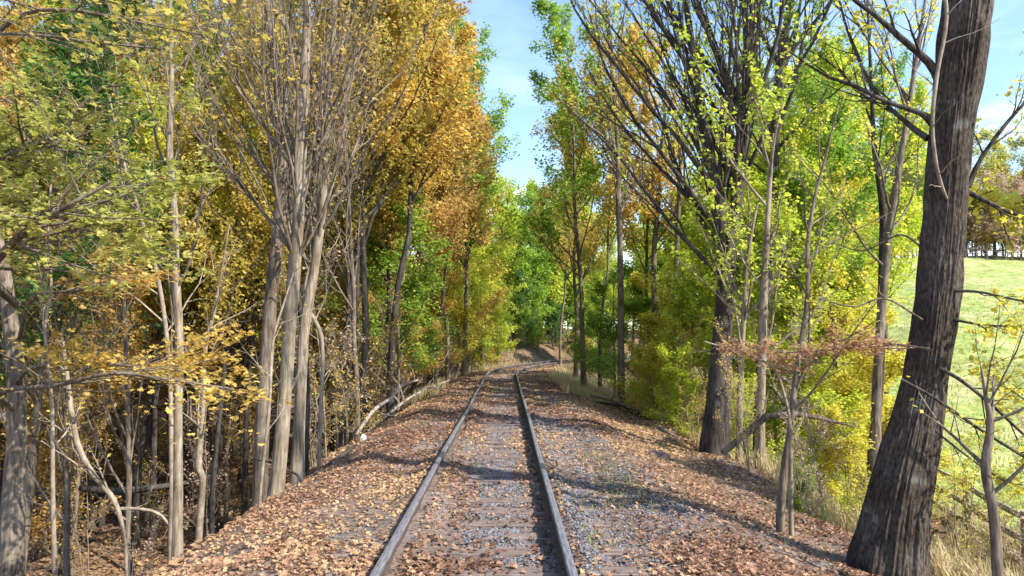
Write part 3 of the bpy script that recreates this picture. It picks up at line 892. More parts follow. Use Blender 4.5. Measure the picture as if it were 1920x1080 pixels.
# --- J: thin stems, left foreground
def sapling(name, label, pts_, bark, pal, seed, n=8, per=1, size=.05, lf=.22, sides=10, cat='sapling', kn=5, ang=(.4, 1.1), trop=.4):
    rg = rs(seed)
    P, R = stem(pts_, 30)
    root = thing(name, label, cat, base_of(P))
    P, R = down_to_ground(P, R, .15)
    v, q = bark_tube(P, R, sides=sides, seed=seed)
    obj('trunk', mesh('trunk', v - np.array(root.location), [q], [bark], True), root)
    a, b_, _ = spawn(rg, P[None], R[None], n, .3, .98, ang, lf, 6, trop, .10, .5, .4, rmin=.004)
    a2, b2, _ = spawn(rg, a, b_, kn, .2, .98, (.3, .9), .45, 4, .2, .12, .6, .3, rmin=.0025)
    v, q = join([tubes(a, b_, 5), tubes(a2, b2, 3)])
    br = obj('branchwork', mesh('branchwork', v - np.array(root.location), [q], [bark], True), root)
    if per:
        obj('foliage', leaf_mesh('foliage', rg, a2 - np.array(root.location), per, size, PAL[pal], .8, .3, .03), root)
    return root
sapling('sapling', 'thinnest straight pale stem right of the shaggy left edge trunk', [(103, 1095, 7.4, 9), (99, 930, 7.4, 8), (97, 760, 7.4, 7), (85, 620, 7.4, 6), (96, 540, 7.4, 5), (90, 400, 7.4, 4), (110, 260, 7.4, 3)], BARK_TWIG, 'yellow', 301, 10, 2, .05)
sapling('crooked_sapling', 'crooked young trunk between the slim pale trunk and the pale double trunked tree', [(374, 985, 10.5, 13), (380, 900, 10.5, 12), (372, 870, 10.5, 13), (380, 780, 10.5, 9), (384, 660, 10.5, 8), (400, 590, 10.5, 7), (412, 530, 10.5, 5), (430, 420, 10.5, 3)], BARK_TWIG, 'gold', 302, 12, 2, .05)
sapling('bent_stem', 'thin leaning stem resting against the pale double trunk', [(484, 975, 11.0, 7), (492, 880, 11.0, 6), (505, 760, 11.1, 6), (512, 640, 11.3, 5), (535, 560, 11.5, 4), (560, 480, 11.7, 3)], BARK_TWIG, 'gold', 303, 8, 1, .05)
sapling('arched_sapling', 'arched grey sapling bending down to the dark ravine floor', [(118, 640, 9.6, 6), (130, 740, 9.6, 9), (145, 830, 9.6, 10), (175, 890, 9.6, 10), (215, 940, 9.6, 9), (235, 1010, 9.6, 6)][::-1], BARK_TWIG, 'yellow', 304, 9, 1, .05)
sapling('thin_fork_tree', 'thin curved forked grey sapling right of the double trunked tree', [(600, 800, 13.5, 8), (604, 640, 13.5, 8), (572, 560, 13.5, 8), (590, 470, 13.5, 9), (612, 380, 13.5, 8), (640, 280, 13.5, 5), (655, 120, 13.5, 4)], BARK_PALE, 'orange', 305, 12, 1, .06)
sapling('leaning_sapling', 'long pale stems leaning left from the slim pale trunk', [(330, 560, 9.4, 5), (300, 500, 9.4, 7), (262, 400, 9.4, 6), (230, 300, 9.4, 5), (205, 200, 9.4, 3)], BARK_TWIG, 'gold', 306, 12, 1, .05) if False else None
sapling('leaning_sapling', 'pale sapling leaning left behind the slim pale trunk', [(322, 900, 10.2, 9), (318, 700, 10.2, 8), (300, 540, 10.2, 8), (262, 400, 10.2, 7), (228, 290, 10.2, 5), (205, 180, 10.2, 3)], BARK_TWIG, 'gold', 306, 14, 1, .05, trop=.9, lf=.3)

# --- B: right sapling pair
rB = sapling('forked_sapling', 'tall thin grey sapling standing left of the large dark tree', [(1463, 972, 9.2, 17), (1470, 880, 9.2, 14), (1484, 790, 9.2, 12), (1492, 700, 9.2, 10), (1514, 560, 9.2, 9), (1514, 460, 9.2, 8), (1530, 360, 9.2, 6), (1552, 280, 9.2, 4), (1575, 180, 9.2, 3)], BARK_GREY, 'yellow', 311, 16, 2, .06, lf=.3)
sapling('pale_sapling', 'short pale stem touching the tall thin grey sapling, with a bare fork', [(1483, 975, 9.0, 9), (1482, 880, 9.0, 8), (1482, 800, 9.0, 7), (1470, 740, 9.0, 6), (1450, 690, 9.0, 5), (1400, 665, 9.0, 4), (1320, 640, 9.0, 2)], BARK_PALE, 'yellow', 312, 8, 1, .045)
sapling('dark_sapling', 'crooked dark stem right of the large dark tree, in front of the fence', [(1872, 1095, 6.8, 20), (1862, 960, 6.8, 17), (1848, 880, 6.8, 17), (1857, 800, 6.8, 13), (1850, 750, 6.8, 9), (1840, 690, 6.8, 4)], BARK_GREY, 'yellow', 313, 7, 2, .055, lf=.5)

# --- rust coloured spray
rg = rs(17)
P, R = stem([(1520, 700, 8.9, 6), (1600, 690, 8.2, 6), (1700, 690, 7.2, 5), (1760, 680, 6.9, 3)], 14)
Ps = stem([(1745, 655, 7.3, 5), (1660, 645, 7.7, 5), (1560, 655, 8.0, 4), (1470, 660, 8.1, 3), (1390, 655, 8.2, 2)], 16)
limbs(tA, rg, [Ps], [dict(n=16, t0=.05, t1=.98, ang=(.5, 1.1), lf=.22, K=5, trop=0, wob=.08, rr=.5, prof=.2, flat=.85), dict(n=6, t0=.1, t1=1, ang=(.4, .9), lf=.4, K=4, trop=0, wob=.1, rr=.6, flat=.85)], BARK_GREY, 'rust', .055, 15, up=1.8, name='bough', sides=(6, 4, 3), spread=.045)

# --- C: dark fan tree, right
D = 16.0
fan_tree('fan_tree', 'dark thick trunked tree right of the track with upswept limbs like a fan', [
    [(1338, 832, D, 60), (1343, 760, D, 48), (1348, 690, D, 43), (1357, 580, D, 38), (1362, 480, D, 44), (1352, 400, D, 34), (1330, 280, D, 24), (1300, 100, D, 17), (1270, -100, D, 10)],
    [(1362, 560, D, 30), (1375, 450, D + .1, 28), (1388, 330, D + .1, 24), (1405, 150, D + .1, 17), (1412, -50, D + .1, 10)],
    ], (.42, .72), 34, (-.85, .42), 6.6, BARK_DARK, 'yellowgreen', 1, .11, 221, D, r=.052, barks=[BARK_DARK], trop=.5, kn=(9, 7))
# neighbours of C
def simple_tree(name, label, pts_, bark, pal, seed, per=4, size=.1, n=10, length=2.5, ang=(-.9, .9), fork=(.4, .95), r=.03, flare=.15, kn=(6, 5), cat='tree'):
    D = pts_[0][2]
    return fan_tree(name, label, [pts_], fork, n, ang, length, bark, pal, per, size, seed, D, r=r, kn=kn)
simple_tree('pale_trunk_tree', 'short pale trunk with yellow leaves, third right of the dark fan tree', [(1424, 905, 14.5, 26), (1425, 800, 14.5, 22), (1428, 700, 14.5, 20), (1432, 560, 14.5, 18), (1440, 400, 14.5, 13), (1450, 250, 14.5, 6)], BARK_PALE, 'yellowgreen', 231, 5, .10)
simple_tree('slim_trunk_tree', 'slim pale trunk first right of the dark fan tree', [(1385, 878, 15.3, 15), (1387, 760, 15.3, 14), (1392, 640, 15.3, 12), (1400, 500, 15.3, 9), (1420, 380, 15.3, 5)], BARK_PALE, 'yellowgreen', 232, 4, .10)
simple_tree('dark_straight_tree', 'dark straight trunk between the fan tree and the forked sapling', [(1418, 880, 17, 16), (1420, 760, 17, 15), (1436, 560, 19, 20), (1448, 400, 20, 22), (1456, 200, 20, 22), (1470, 80, 20, 20), (1490, -60, 20, 14), (1500, -260, 20, 8)], BARK_DARK, 'green', 233, 5, .14, n=16, length=4.5, r=.06)
# E twins
simple_tree('twin_tree', 'sunlit twin trunk between forked sapling and large tree, leaning right', [(1640, 860, 17, 24), (1645, 700, 17, 20), (1655, 560, 17, 19), (1668, 430, 17, 17), (1688, 300, 17, 14), (1712, 150, 17, 10), (1735, 0, 17, 6)], BARK_GREY, 'yellow', 234, 3, .10, n=12, length=3)
simple_tree('twin_tree', 'sunlit twin trunk between forked sapling and large tree, the upright left one', [(1636, 860, 17.4, 22), (1650, 700, 17.4, 19), (1652, 560, 17.4, 17), (1655, 400, 17.4, 15), (1640, 280, 17.4, 11), (1632, 120, 17.4, 8), (1625, -20, 17.4, 4)], BARK_DARK, 'yellowgreen', 235, 4, .10, n=12, length=3)
# F: slim trunks right of track centre
simple_tree('grey_stem_tree', 'straight grey trunk nearest the right shoulder where the track bends', [(1165, 742, 28, 17), (1164, 600, 28, 15), (1163, 480, 28, 14), (1160, 380, 28, 13), (1158, 280, 28, 10), (1150, 150, 28, 8), (1140, 20, 28, 5)], BARK_GREY, 'olive', 241, 4, .15, n=20, length=4.6, r=.05, fork=(.45, .95))
simple_tree('branching_tree', 'grey trunk forking low, between the straight grey trunk and the fan tree', [(1228, 770, 30, 14), (1228, 600, 30, 14), (1226, 480, 30, 13), (1235, 380, 30, 11), (1244, 250, 30, 7), (1250, 120, 30, 4)], BARK_GREY, 'yellowgreen', 242, 2, .14, n=14, length=5, r=.05, fork=(.45, .95))
simple_tree('bare_stem_tree', 'thin bare trunk just left of the fan tree', [(1266, 780, 26, 12), (1265, 600, 26, 11), (1270, 450, 26, 11), (1275, 330, 26, 8), (1280, 180, 26, 5)], BARK_GREY, 'yellowgreen', 243, 2, .13, n=12, length=4, r=.045)
# low curved limb right of the fan tree
P, R = stem([(1355, 850, 14.0, 12), (1400, 812, 14, 13), (1440, 782, 13.8, 12), (1500, 778, 13.6, 10), (1560, 790, 13.5, 6), (1600, 800, 13.4, 3)], 26)
fb = thing('leaning_limb', 'dark fallen limb leaning across the trunks right of the fan tree', 'branch', tuple(P[0]))
v, q = bark_tube(P, R, sides=10, seed=8); obj('stem', mesh('stem', v - P[0], [q], [BARK_GREY], True), fb)
a, b_, _ = spawn(rs(3), P[None], R[None], 9, .2, .98, (.4, 1.1), .3, 5, .2, .15, .4)
each_twig(fb, a, b_, P[0], BARK_GREY)

# dark mid trunks on the left (individual)
def dark_row():
    rows = [(398, 25, 1.), (411, 20, .9), (430, 28, 1.), (462, 23, 1.), (455, 30, .8), (640, 22, .9), (648, 24, 1.), (672, 22, 1.), (685, 21, 1.), (735, 27, 1.), (752, 30, .8), (720, 25, .8), (600, 27, .9),
            (270, 23, 1.), (205, 26, 1.), (185, 26, 1.2), (245, 30, .9), (300, 24, .9), (355, 28, 1.), (130, 20, .9), (65, 24, 1.1), (20, 17, .8), (-60, 20, 1.), (-160, 15, 1.), (-140, 28, 1.2)]
    for i, (px, dist) in enumerate([(120, 24), (170, 27), (208, 30), (285, 25), (322, 33), (392, 30), (420, 24), (446, 33), (498, 26), (505, 31), (628, 31), (90, 31), (-20, 26), (262, 36)]):
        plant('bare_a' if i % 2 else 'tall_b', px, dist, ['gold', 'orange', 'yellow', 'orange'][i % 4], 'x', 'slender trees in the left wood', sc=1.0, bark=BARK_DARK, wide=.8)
    for i, (px, dist, sc) in enumerate(rows):
        key = ['tall_a', 'tall_b', 'tall_c'][i % 3]
        pal = ['gold', 'olive', 'orange', 'yellow', 'gold', 'olive', 'yellowgreen'][i % 7]
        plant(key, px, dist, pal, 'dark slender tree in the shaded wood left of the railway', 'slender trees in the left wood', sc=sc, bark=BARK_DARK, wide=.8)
dark_row()

# orange-gold crowns left of the gap
for px, dist, sc, key in ((775, 30, 1.05, 'tall_a'), (735, 22, 1.0, 'tall_b'), (808, 36, 1.15, 'tall_c'), (750, 38, 1.2, 'tall_a'), (820, 31, .72, 'tall_b')):
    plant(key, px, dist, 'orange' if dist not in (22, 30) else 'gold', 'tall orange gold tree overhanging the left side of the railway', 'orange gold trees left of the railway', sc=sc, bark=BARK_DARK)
for px, dist, key, sc, pal in ((838, 33, 'tall_b', 1., 'green'), (868, 40, 'tall_c', 1.0, 'green'), (848, 44, 'full_a', 1.15, 'yellowgreen'), (880, 52, 'full_a', 1.2, 'yellow'), (800, 48, 'tall_c', 1.1, 'yellowgreen')):
    plant(key, px, dist, pal, 'green leafed tree behind the orange gold crowns left of the railway', 'green trees left of the railway', sc=sc)
# bright low trees left of the bend
plant('low_a', 775, 30, 'orange', 'bright orange low tree at the foot of the left shoulder near the bend', None, 'orange_sapling', 'sapling', sc=1.0, wide=1.0)
plant('low_a', 812, 33, 'gold', 'golden low tree directly right of the bright orange one', None, 'golden_sapling', 'sapling', sc=1.0)
plant('low_b', 868, 40, 'yellow', 'bright yellow bushy sapling nearest the left rail at the bend', None, 'yellow_sapling', 'sapling', sc=1.2, z=.3)
plant('full_b', 858, 46, 'gold', 'salmon gold small tree rising behind the yellow sapling', None, 'small_tree', 'tree', sc=1.05)
plant('full_b', 905, 52, 'yellowgreen', 'lime green small tree right of the salmon gold one', None, 'small_tree', 'tree', sc=1.0)
plant('full_a', 775, 34, 'green', 'dark green leafed tree reaching over the orange sapling', None, 'green_tree', 'tree', sc=.72)
plant('full_b', 748, 25, 'green', 'green leafed tree with wide boughs behind the broken branches', None, 'green_tree', 'tree', sc=.78, wide=1.15)
# centre: beyond the bend
cen = [(902, 54, 'full_a', 1.15, 'yellowgreen'), (1040, 74, 'far_b', 1.05, 'yellowgreen'), (1185, 62, 'far_b', .85, 'yellowgreen'), (1235, 60, 'far_b', .95, 'yellowgreen'), (1290, 56, 'far_b', .9, 'green'), (1345, 54, 'far_b', .95, 'yellowgreen'), (930, 70, 'far_b', .95, 'yellowgreen'), (965, 78, 'far_b', 1.0, 'green'), (1000, 72, 'far_a', .85, 'green'), (1040, 82, 'far_a', 1., 'green'), (1075, 88, 'far_b', 1.1, 'green'), (1112, 84, 'far_b', 1.1, 'yellowgreen'),
       (905, 84, 'far_a', 1.15, 'yellowgreen'), (945, 95, 'far_a', 1.15, 'yellowgreen'), (1015, 98, 'far_a', 1.2, 'yellowgreen'), (1080, 92, 'far_a', 1.15, 'yellowgreen'), (870, 66, 'far_b', 1.1, 'gold'), (838, 72, 'far_a', 1.2, 'olive'),
       (985, 66, 'full_a', .62, 'darkgreen'), (1128, 78, 'far_a', .9, 'yellowgreen'), (920, 62, 'full_b', .75, 'green'), (1050, 76, 'full_b', .9, 'green')]
for px, dist, key, sc, pal in cen:
    plant(key, px, dist, pal, 'leafy green tree closing the view where the railway bends away', 'green trees beyond the bend', sc=sc * .95)
# dark slender trunks above the cut bank
for i, px in enumerate((1018, 1028, 1040, 1052, 1064, 1078)):
    plant('tall_b', px, 73 + i * 1.7, 'green', 'dark bare lower trunk in the gap above the cut bank', 'dark trunks above the cut bank', sc=.72, bark=BARK_DARK, wide=.9)
# right side woods
rt = [(1125, 37, 'full_b', .55, 'green'), (1150, 33, 'low_a', 1.1, 'green'), (1195, 31, 'low_a', 1.15, 'green'), (1245, 27, 'low_a', 1.1, 'yellow'), (1225, 28, 'low_b', .9, 'yellow'), (1290, 24, 'low_a', 1.0, 'yellowgreen'), (1275, 34, 'full_a', .8, 'yellowgreen'),
      (1330, 30, 'full_a', .85, 'yellowgreen'), (1390, 27, 'full_a', .8, 'yellowgreen'), (1450, 24, 'full_b', .9, 'yellowgreen'), (1510, 21, 'full_b', .9, 'yellowgreen'), (1560, 20, 'tall_b', .72, 'green'), (1500, 20, 'tall_a', .62, 'yellowgreen'), (1660, 33, 'tall_a', .85, 'green'), (1560, 24, 'full_b', .85, 'yellowgreen'), (1610, 22, 'low_a', 1., 'yellow'), (1640, 18, 'low_a', .9, 'yellow'), (1590, 20, 'full_b', .7, 'yellow'),
      (1420, 38, 'tall_a', .85, 'green'), (1500, 34, 'tall_b', 1.0, 'green'), (1575, 30, 'tall_c', .78, 'green'), (1640, 28, 'tall_b', .8, 'yellowgreen'), (1535, 26, 'tall_a', .8, 'yellowgreen'), (1470, 26, 'tall_b', .85, 'yellowgreen'), (1600, 23, 'tall_b', .58, 'yellow'), (1380, 23, 'full_a', 1.0, 'yellowgreen')]
for px, dist, key, sc, pal in rt:
    plant(key, px, dist, pal, 'leafy yellow green tree in the strip between railway and meadow', 'yellow green trees right of the railway', sc=sc)
# orange-green crown beside the sky gap, right
plant('tall_c', 1078, 41, 'olive', 'olive leafed tree closest to the sky gap on its right', None, 'olive_tree', 'tree', sc=.85)
plant('tall_b', 1052, 50, 'gold', 'gold topped tree deep behind the green crowned one', None, 'gold_tree', 'tree', sc=.9)
plant('tall_a', 1095, 33, 'green', 'green crowned tree bordering the sky gap on its right side', None, 'green_tree', 'tree', sc=1.0, wide=1.0)
plant('tall_b', 1125, 35, 'gold', 'golden crowned tree between the green crowned tree and the fan tree', None, 'golden_tree', 'tree', sc=1.05, wide=.8)
# right of the large tree: overhanging leafy boughs
plant('full_b', 2150, 10.5, 'yellow', 'yellow leafed tree at the right frame edge', None, 'yellow_tree', 'tree', sc=.85)
plant('tall_b', 1222, 31, 'gold', 'gold crowned tree seen through the left limbs of the dark fan tree', None, 'gold_tree', 'tree', sc=.95, wide=.9)
# sunlit low foliage right
for px, dist, key, sc, pal in ((1400, 17, 'low_b', .6, 'yellowgreen'), (1520, 15.5, 'low_b', .65, 'yellowgreen'), (1585, 14.5, 'low_b', .6, 'yellow'), (1550, 18, 'low_a', .75, 'yellow'), (1480, 20, 'low_a', .8, 'yellowgreen'), (1510, 11.5, 'low_b', .22, 'green'), (1290, 20, 'low_b', .6, 'yellowgreen'), (1230, 23, 'low_b', .6, 'yellow')):
    plant(key, px, dist, pal, 'sunlit yellow green shrub on the right slope below the railway', 'yellow green shrubs on the right slope', 'shrub', 'shrub', sc=sc)
# brushy bare shrubs, left and right
bs = [(615, 15, .8), (660, 18, .8), (700, 22, .8), (735, 26, .7), (640, 21, .9), (590, 17, .7), (400, 22, .9), (300, 24, .9), (180, 20, .8), (60, 18, .9), (480, 24, .9), (745, 30, .7), (250, 14, .5)]
for i, (px, dist, sc) in enumerate(bs):
    plant(['bare_b', 'bare_c'][i % 2], px, dist, ['pinktan', 'gold', 'orange'][i % 3], 'twiggy half bare shrub on the left slope below the railway', 'bare shrubs on the left slope', 'bare_shrub', 'shrub', sc=sc * 1.1)
for i, (px, dist, sc) in enumerate([(1110, 40, .5), (1150, 31, .5), (1185, 29, .6), (1215, 26, .6), (1250, 24, .6), (1280, 21, .6), (1075, 48, .5), (1060, 55, .5), (1300, 18, .5), (1540, 12, .6), (1600, 10.5, .45), (1400, 13.5, .5), (1500, 11, .45), (1780, 10, .5), (1830, 12, .5), (1900, 9, .5), (1860, 15, .6)]):
    plant(['bare_c', 'bare_b'][i % 2], px, dist, ['pinktan', 'yellow', 'gold'][i % 3], 'twiggy half bare shrub on the right slope below the railway', 'bare shrubs on the right slope', 'bare_shrub', 'shrub', sc=sc)
# understory left: beech saplings
us = [(40, 18, 'tall_b', .52, 'orange'), (150, 21, 'tall_a', .55, 'orange'), (255, 23, 'tall_b', .6, 'gold'), (430, 25, 'tall_a', .55, 'orange'), (-60, 16, 'tall_b', .5, 'gold'), (650, 27, 'tall_b', .5, 'gold'), (200, 27, 'tall_a', .6, 'rust'), (60, 22, 'low_a', 1.0, 'orange'), (150, 26, 'low_a', 1.2, 'orange'), (230, 28, 'low_a', 1.2, 'gold'), (300, 30, 'low_a', 1.2, 'orange'), (120, 32, 'full_b', .8, 'orange'), (380, 32, 'low_a', 1.2, 'gold'), (450, 34, 'full_b', .8, 'olive'), (20, 13, 'low_b', .7, 'green'),
      (560, 36, 'full_b', .8, 'gold'), (630, 34, 'low_a', 1.1, 'olive'), (690, 36, 'full_b', .7, 'olive'), (250, 40, 'full_b', .9, 'orange'), (110, 10.5, 'low_b', .35, 'yellow'), (340, 42, 'full_b', .9, 'gold')]
for px, dist, key, sc, pal in us:
    plant(key, px, dist, pal, 'low sapling with orange and gold leaves inside the left wood', 'saplings inside the left wood', 'sapling', 'sapling', sc=sc)
# darker green tree, far upper left
plant('tall_c', 60, 15.5, 'darkgreen', 'dark green leafed tree in the upper left corner behind the boughs', None, 'dark_green_tree', 'tree', sc=.85)
for px, dist in ((150, 15.5), (262, 15), (670, 19)):
    plant('bare_a', px, dist, 'gold', 'x', 'bare twiggy trees on the left slope', sc=.85, wide=.75, bark=BARK_GREY)
# background wood, left hillside
k = 0
for dist in (44, 56, 72):
    for px in range(-420, 780, int(4600 / dist) + 30):
        px2 = px + prng.uniform(-25, 25)
        plant(['tall_a', 'tall_c', 'far_a', 'far_b'][k % 4] if dist < 50 else ['far_a', 'far_b'][k % 2], px2, dist + prng.uniform(-3, 3), ['gold', 'muted', 'orange', 'yellow', 'olive', 'yellowgreen', 'gold'][k % 7],
              'distant gold and olive tree on the hillside behind the left wood', 'trees on the left hillside', sc=prng.uniform(.8, 1.05))
        k += 1
# background wood ahead and right
for dist in (92, 118):
    for px in range(800, 1500, 90):
        plant(['far_a', 'far_b'][k % 2], px + prng.uniform(-15, 15), dist + prng.uniform(-5, 5), ['yellowgreen', 'green', 'olive'][k % 3],
              'distant leafy tree of the wood behind the bend', 'distant trees behind the bend', sc=prng.uniform(.6, .8), z=float(min(4, G(W(px, 635, dist)[0], dist))))
        k += 1
# low growth closing the view under the far crowns
for dist, x0_, x1_, pals in ((52, 300, 880, ['olive', 'gold', 'yellowgreen']), (66, -300, 1010, ['olive', 'gold', 'green', 'yellowgreen']), (88, -300, 1120, ['green', 'yellowgreen', 'olive']), (112, -200, 1500, ['yellowgreen', 'green'])):
    for px in range(x0_, x1_, int(2900 / dist) + 18):
        x_ = W(px, 635, dist)[0]
        if -4 < float(lat(x_, dist)[0]) < 5: continue
        plant('far_low', px + prng.uniform(-12, 12), dist + prng.uniform(-3, 4), pals[k % len(pals)], 'low leafy growth under the far trees', 'low trees under the far crowns', 'low_tree', 'tree', sc=prng.uniform(.75, 1.1))
        k += 1
for px, dist, sc, pal in ((985, 66, .42, 'green'), (1010, 67, .36, 'yellowgreen'), (960, 70, .5, 'green'), (1035, 70, .5, 'darkgreen'), (1100, 56, .36, 'green'), (1095, 50, .34, 'olive'), (1130, 48, .4, 'green'), (935, 60, .5, 'yellowgreen'), (900, 55, .5, 'green'), (1075, 74, .8, 'green'), (1110, 72, .8, 'yellowgreen')):
    plant('far_low', px, dist, pal, 'rounded green bush on the cut bank at the bend', 'bushes around the bend', 'bush', 'bush', sc=sc, wide=1.1)
# treeline on top of the meadow
for i, px in enumerate(range(1480, 2300, 17)):
    plant(['bare_a', 'far_b', 'bare_a', 'far_a'][i % 4], px, 101 + prng.uniform(-2, 8), ['pinktan', 'olive', 'pinktan', 'muted'][i % 4], 'hazy half bare tree in the line along the top of the meadow', 'trees along the top of the meadow', sc=prng.uniform(.8, 1.05), wide=1.2)

for i, px in enumerate(range(1470, 2300, 15)):
    plant('far_low', px, 97.5 + prng.uniform(-2, 5), ['pinktan', 'olive', 'pinktan', 'gold'][i % 4], 'low brush along the meadow top', 'brush along the top of the meadow', 'brush', 'shrub', sc=prng.uniform(.8, 1.25), bark=BARK_TWIG)
# ------------------------------------------------------------------ fences
def fence(name, label, p0, p1, n_span, post_h, rails, rad, mat, sag=.03, seed=0, thick=.05):
    rg = rs(seed)
    p0 = np.array(p0, float); p1 = np.array(p1, float)
    z0 = float(G(p0[0], p0[1], False))
    root = thing(name, label, 'fence', (p0[0], p0[1], z0))
    o = np.array([p0[0], p0[1], z0])
    xs = [p0 + (p1 - p0) * i / n_span for i in range(n_span + 1)]
    tops = []
    for x in xs:
        z = float(G(x[0], x[1], False)); lean = rg.randn(2) * .03
        P = np.array([[x[0], x[1], z - .3], [x[0] + lean[0] * .5, x[1] + lean[1] * .5, z + post_h * .5], [x[0] + lean[0], x[1] + lean[1], z + post_h]])
        P = np.vstack([P, P[-1] + [0, 0, .01]])
        v, q = tubes(P[None], np.array([[rad, rad, rad * .95, .01]]), 7)
        obj('post', mesh('post', v - o, [q], [mat], False), root)
        tops.append((x, z))
    for i in range(n_span):
        for h in rails:
            a = np.array([*tops[i][0], tops[i][1] + h + rg.uniform(-.03, .03)]); b_ = np.array([*tops[i + 1][0], tops[i + 1][1] + h + rg.uniform(-.03, .03)])
            dd = norm(b_ - a); a = a - dd * .08; b_ = b_ + dd * .08
            P = np.array([a, (a + b_) / 2 - [0, 0, sag], b_])
            off = np.cross(dd, [0, 0, 1]) * (rad * .6 * (1 if i % 2 else -1)); P = P + off
            v, q = tubes(P[None], np.full((1, 3), thick), 6)
            obj('rail', mesh('rail', v - o, [q], [mat], False), root)
fence('rail_fence', 'weathered split rail wooden fence below the slope in front of the meadow', (8.8, 8.7), (13.3, 26.7), 6, 1.25, (.25, .7, 1.15), .085, DEADWOOD, seed=4, thick=.068)
fence('pasture_fence', 'far pale post and rail fence along the top of the meadow', W(1560, 635, 96)[:2], W(2150, 635, 97)[:2], 30, 1.2, (.5, 1.1), .07, M_FENCE, seed=5, thick=.05)

# ------------------------------------------------------------------ dead wood and stones
def log(name, label, pts_, seed, bark=DEADWOOD, cat='log', nb=5):
    P, R = stem(pts_, 22)
    root = thing(name, label, cat, tuple(P[0]))
    K = len(P)
    R = R.copy(); R[0] *= .9
    P = np.vstack([P[0] + (P[0] - P[1]) * .01, P, P[-1] + (P[-1] - P[-2]) * .01]); R = np.concatenate([[.003], R, [.002]])
    v, q = bark_tube(P, R, sides=10, amp=.05, seed=seed)
    obj('stem', mesh('stem', v - np.array(root.location), [q], [bark], True), root)
    if nb:
        a, b_, _ = spawn(rs(seed), P[None], R[None], nb, .3, .95, (.4, 1.1), .3, 5, .2, .15, .5)
        each_twig(root, a, b_, np.array(root.location), bark)
log('fallen_branch', 'long pale fallen branch at the left edge of the leafy shoulder', [(690, 808, 19.5, 5), (730, 775, 21.5, 6), (765, 748, 24, 5), (800, 730, 26, 4), (845, 712, 29, 2)], 61)
log('broken_branch', 'bent grey broken branch beside the long pale fallen one', [(668, 815, 17.5, 7), (700, 770, 18.2, 7), (735, 745, 19.5, 6), (752, 725, 20, 5), (785, 712, 22, 4)], 62)
log('fallen_log', 'dark log lying along the foot of the left shoulder', [(500, 985, 10.3, 11), (560, 925, 11.6, 13), (610, 878, 13.2, 11), (665, 836, 15, 6)], 63, BARK_DARK, nb=3)
log('rotting_log', 'thick rotting log on the ravine floor behind the slim pale trunk', [(150, 915, 17.5, 13), (215, 921, 17.5, 14), (290, 914, 18, 12), (350, 905, 18.5, 8)], 64, BARK_DARK, nb=0)
log('leaning_branch', 'bare forked branch propped on the ravine floor left of the slim trunk', [(235, 975, 10.5, 5), (215, 955, 10.3, 6), (290, 960, 10.2, 6), (330, 1000, 10.2, 4)], 65, BARK_TWIG, cat='branch')
log('dead_branch', 'thin bare branch on the leafy right shoulder near the bend', [(1110, 742, 27, 4), (1150, 752, 25.5, 5), (1190, 768, 23.6, 5), (1215, 778, 22.5, 3)], 66, BARK_GREY, cat='branch')
log('dark_limb', 'low dark limb lying across the right shoulder below the bend', [(1040, 738, 30.5, 3), (1100, 752, 27, 4), (1170, 762, 25.2, 5), (1222, 790, 21.4, 4)], 67, BARK_DARK, cat='branch')
# broken bark slab on right shoulder
def chunk(name, label, px, py, dist, size, mat, seed, cat):
    rg = rs(seed)
    P = W(px, py, dist); z = float(G(P[0], P[1]))
    th = np.linspace(0, 2 * math.pi, 9)[:-1]
    vs = []
    for k_, (h, s) in enumerate(((0, 1), (.5, 1.02), (.85, .7), (1, .1))):
        for a in th:
            rr_ = s * (1 + rg.uniform(-.22, .22))
            vs.append([math.cos(a) * size[0] * rr_, math.sin(a) * size[1] * rr_, h * size[2] * (1 + .4 * math.cos(a * 2 + 1) * (k_ > 0)) - .01])
    idx = np.arange(32).reshape(4, 8); a = idx[:-1]; bb = np.roll(a, -1, 1); d2 = idx[1:]; c2 = np.roll(d2, -1, 1)
    q = np.stack([a, bb, c2, d2], -1).reshape(-1, 4)
    o = obj(name, mesh(name, np.array(vs), [q, idx[-1:]], [mat]), label=label, category=cat)
    o.location = (P[0], P[1], z); o.rotation_euler = (0, 0, -.35 + seed)
chunk('wood_chunk', 'broken brown chunk of wood lying alone on the right leafy shoulder', 1233, 848, 13.6, (.19, .07, .11), M_SLEEPER, 0, 'wood')
chunk('white_stone', 'small white stone at the left edge of the leafy shoulder', 681, 815, 17.2, (.11, .08, .12), M_ROCK, 2, 'stone')
chunk('bark_slab', 'dark broken sleeper piece outside the left rail', 800, 840, 13.6, (.3, .09, .06), M_SLEEPER, 4, 'wood')
chunk('rotten_board', 'long dark rotten board on the left shoulder nearest the ravine', 745, 872, 11.6, (.32, .05, .05), M_SLEEPER, 5, 'wood')

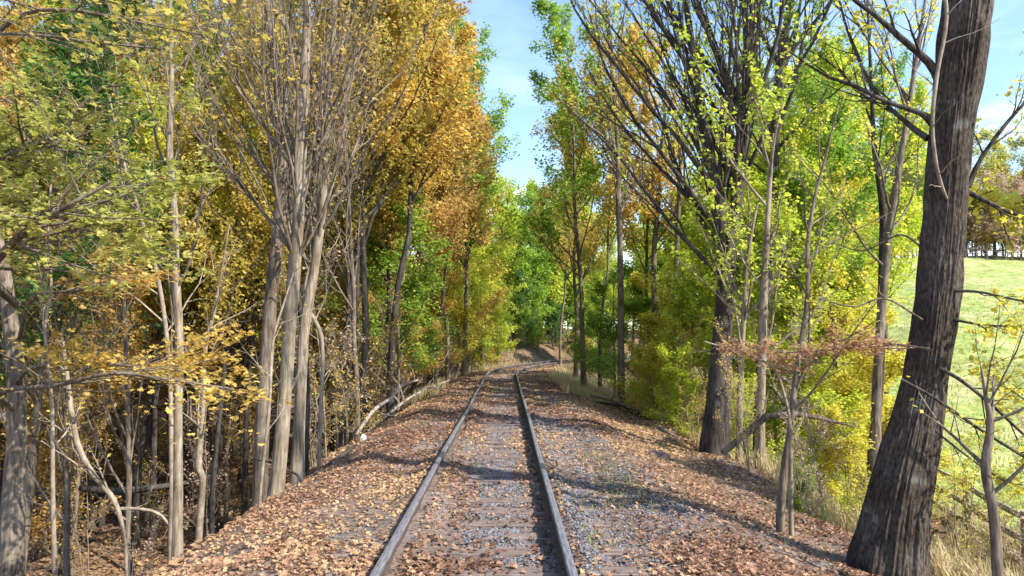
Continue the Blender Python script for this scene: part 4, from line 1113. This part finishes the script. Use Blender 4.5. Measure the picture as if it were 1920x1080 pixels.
# ------------------------------------------------------------------ labels of the repeats: what they look like and what they stand by
ORD = ['nearest'] + [w_ + ' nearest' for w_ in 'second third fourth fifth sixth seventh eighth ninth tenth eleventh twelfth thirteenth fourteenth fifteenth sixteenth seventeenth eighteenth nineteenth twentieth'.split()]
MARKS = [(-900, 10, 'past the left frame edge trunk'), (10, 90, 'behind the shaggy left edge trunk'), (90, 200, 'behind the arched sapling'), (200, 300, 'left of the slim pale trunk'), (300, 372, 'behind the slim pale trunk'),
         (372, 470, 'behind the crooked young trunk'), (470, 600, 'behind the pale double trunk'), (600, 690, 'right of the pale double trunk'), (690, 800, 'behind the fallen pale branch'), (800, 900, 'left of the bend'), (900, 1000, 'straight above the rails'),
         (1000, 1080, 'above the cut bank'), (1080, 1190, 'by the straight grey trunk'), (1190, 1300, 'left of the dark fan tree'), (1300, 1400, 'behind the dark fan tree'), (1400, 1480, 'left of the forked sapling'), (1480, 1570, 'right of the forked sapling'),
         (1570, 1690, 'by the sunlit twin trunks'), (1690, 1820, 'behind the large dark tree'), (1820, 1920, 'right of the large dark tree'), (1920, 5000, 'beyond the right frame edge')]
COL = {'gold_leaves': 'gold', 'orange_leaves': 'orange', 'yellow_leaves': 'yellow', 'yellow_green_leaves': 'lime', 'green_leaves': 'green', 'dark_green_leaves': 'dark green', 'olive_gold_leaves': 'olive', 'tan_leaves': 'tan', 'muted_leaves': 'pale olive', 'rust_leaves': 'rust'}
KINDW = {'bare twiggy trees on the left slope': 'thin half bare tree', 'slender trees in the left wood': 'slender tall tree', 'orange gold trees left of the railway': 'tall spreading tree', 'green trees left of the railway': 'leafy tree', 'green trees beyond the bend': 'full leafy tree', 'dark trunks above the cut bank': 'dark trunked tree',
         'yellow green trees right of the railway': 'leafy tree', 'yellow green shrubs on the right slope': 'low bushy shrub', 'bare shrubs on the left slope': 'twiggy half bare shrub', 'trees on the left hillside': 'distant hillside tree', 'distant trees behind the bend': 'distant tree', 'trees along the top of the meadow': 'tree along the meadow top', 'low trees under the far crowns': 'low distant tree', 'bushes around the bend': 'bush', 'brush along the top of the meadow': 'low brush on the meadow top', 'bare shrubs on the right slope': 'twiggy half bare shrub',
         'saplings inside the left wood': 'layered low sapling'}
bins = {}
for o in S.objects:
    if o.parent is None and o.get('group') in KINDW:
        px = 949 + (o.location[0] - CAM[0]) / o.location[1] * F
        mk = next(m_[2] for m_ in MARKS if m_[0] <= px < m_[1])
        cr_o = [c for c in o.children if c.name.startswith('crown')]
        col = COL.get(cr_o[0].material_slots[0].material.name, '') if cr_o else ''
        bins.setdefault((o['group'], col, mk), []).append(o)
for (g_, col, mk), os_ in bins.items():
    os_.sort(key=lambda o: o.location[1])
    for k, o in enumerate(os_):
        o['label'] = ('%s leafed %s %s' % (col, KINDW[g_], mk)) + ((', ' + ORD[min(k, 19)]) if len(os_) > 1 else '')
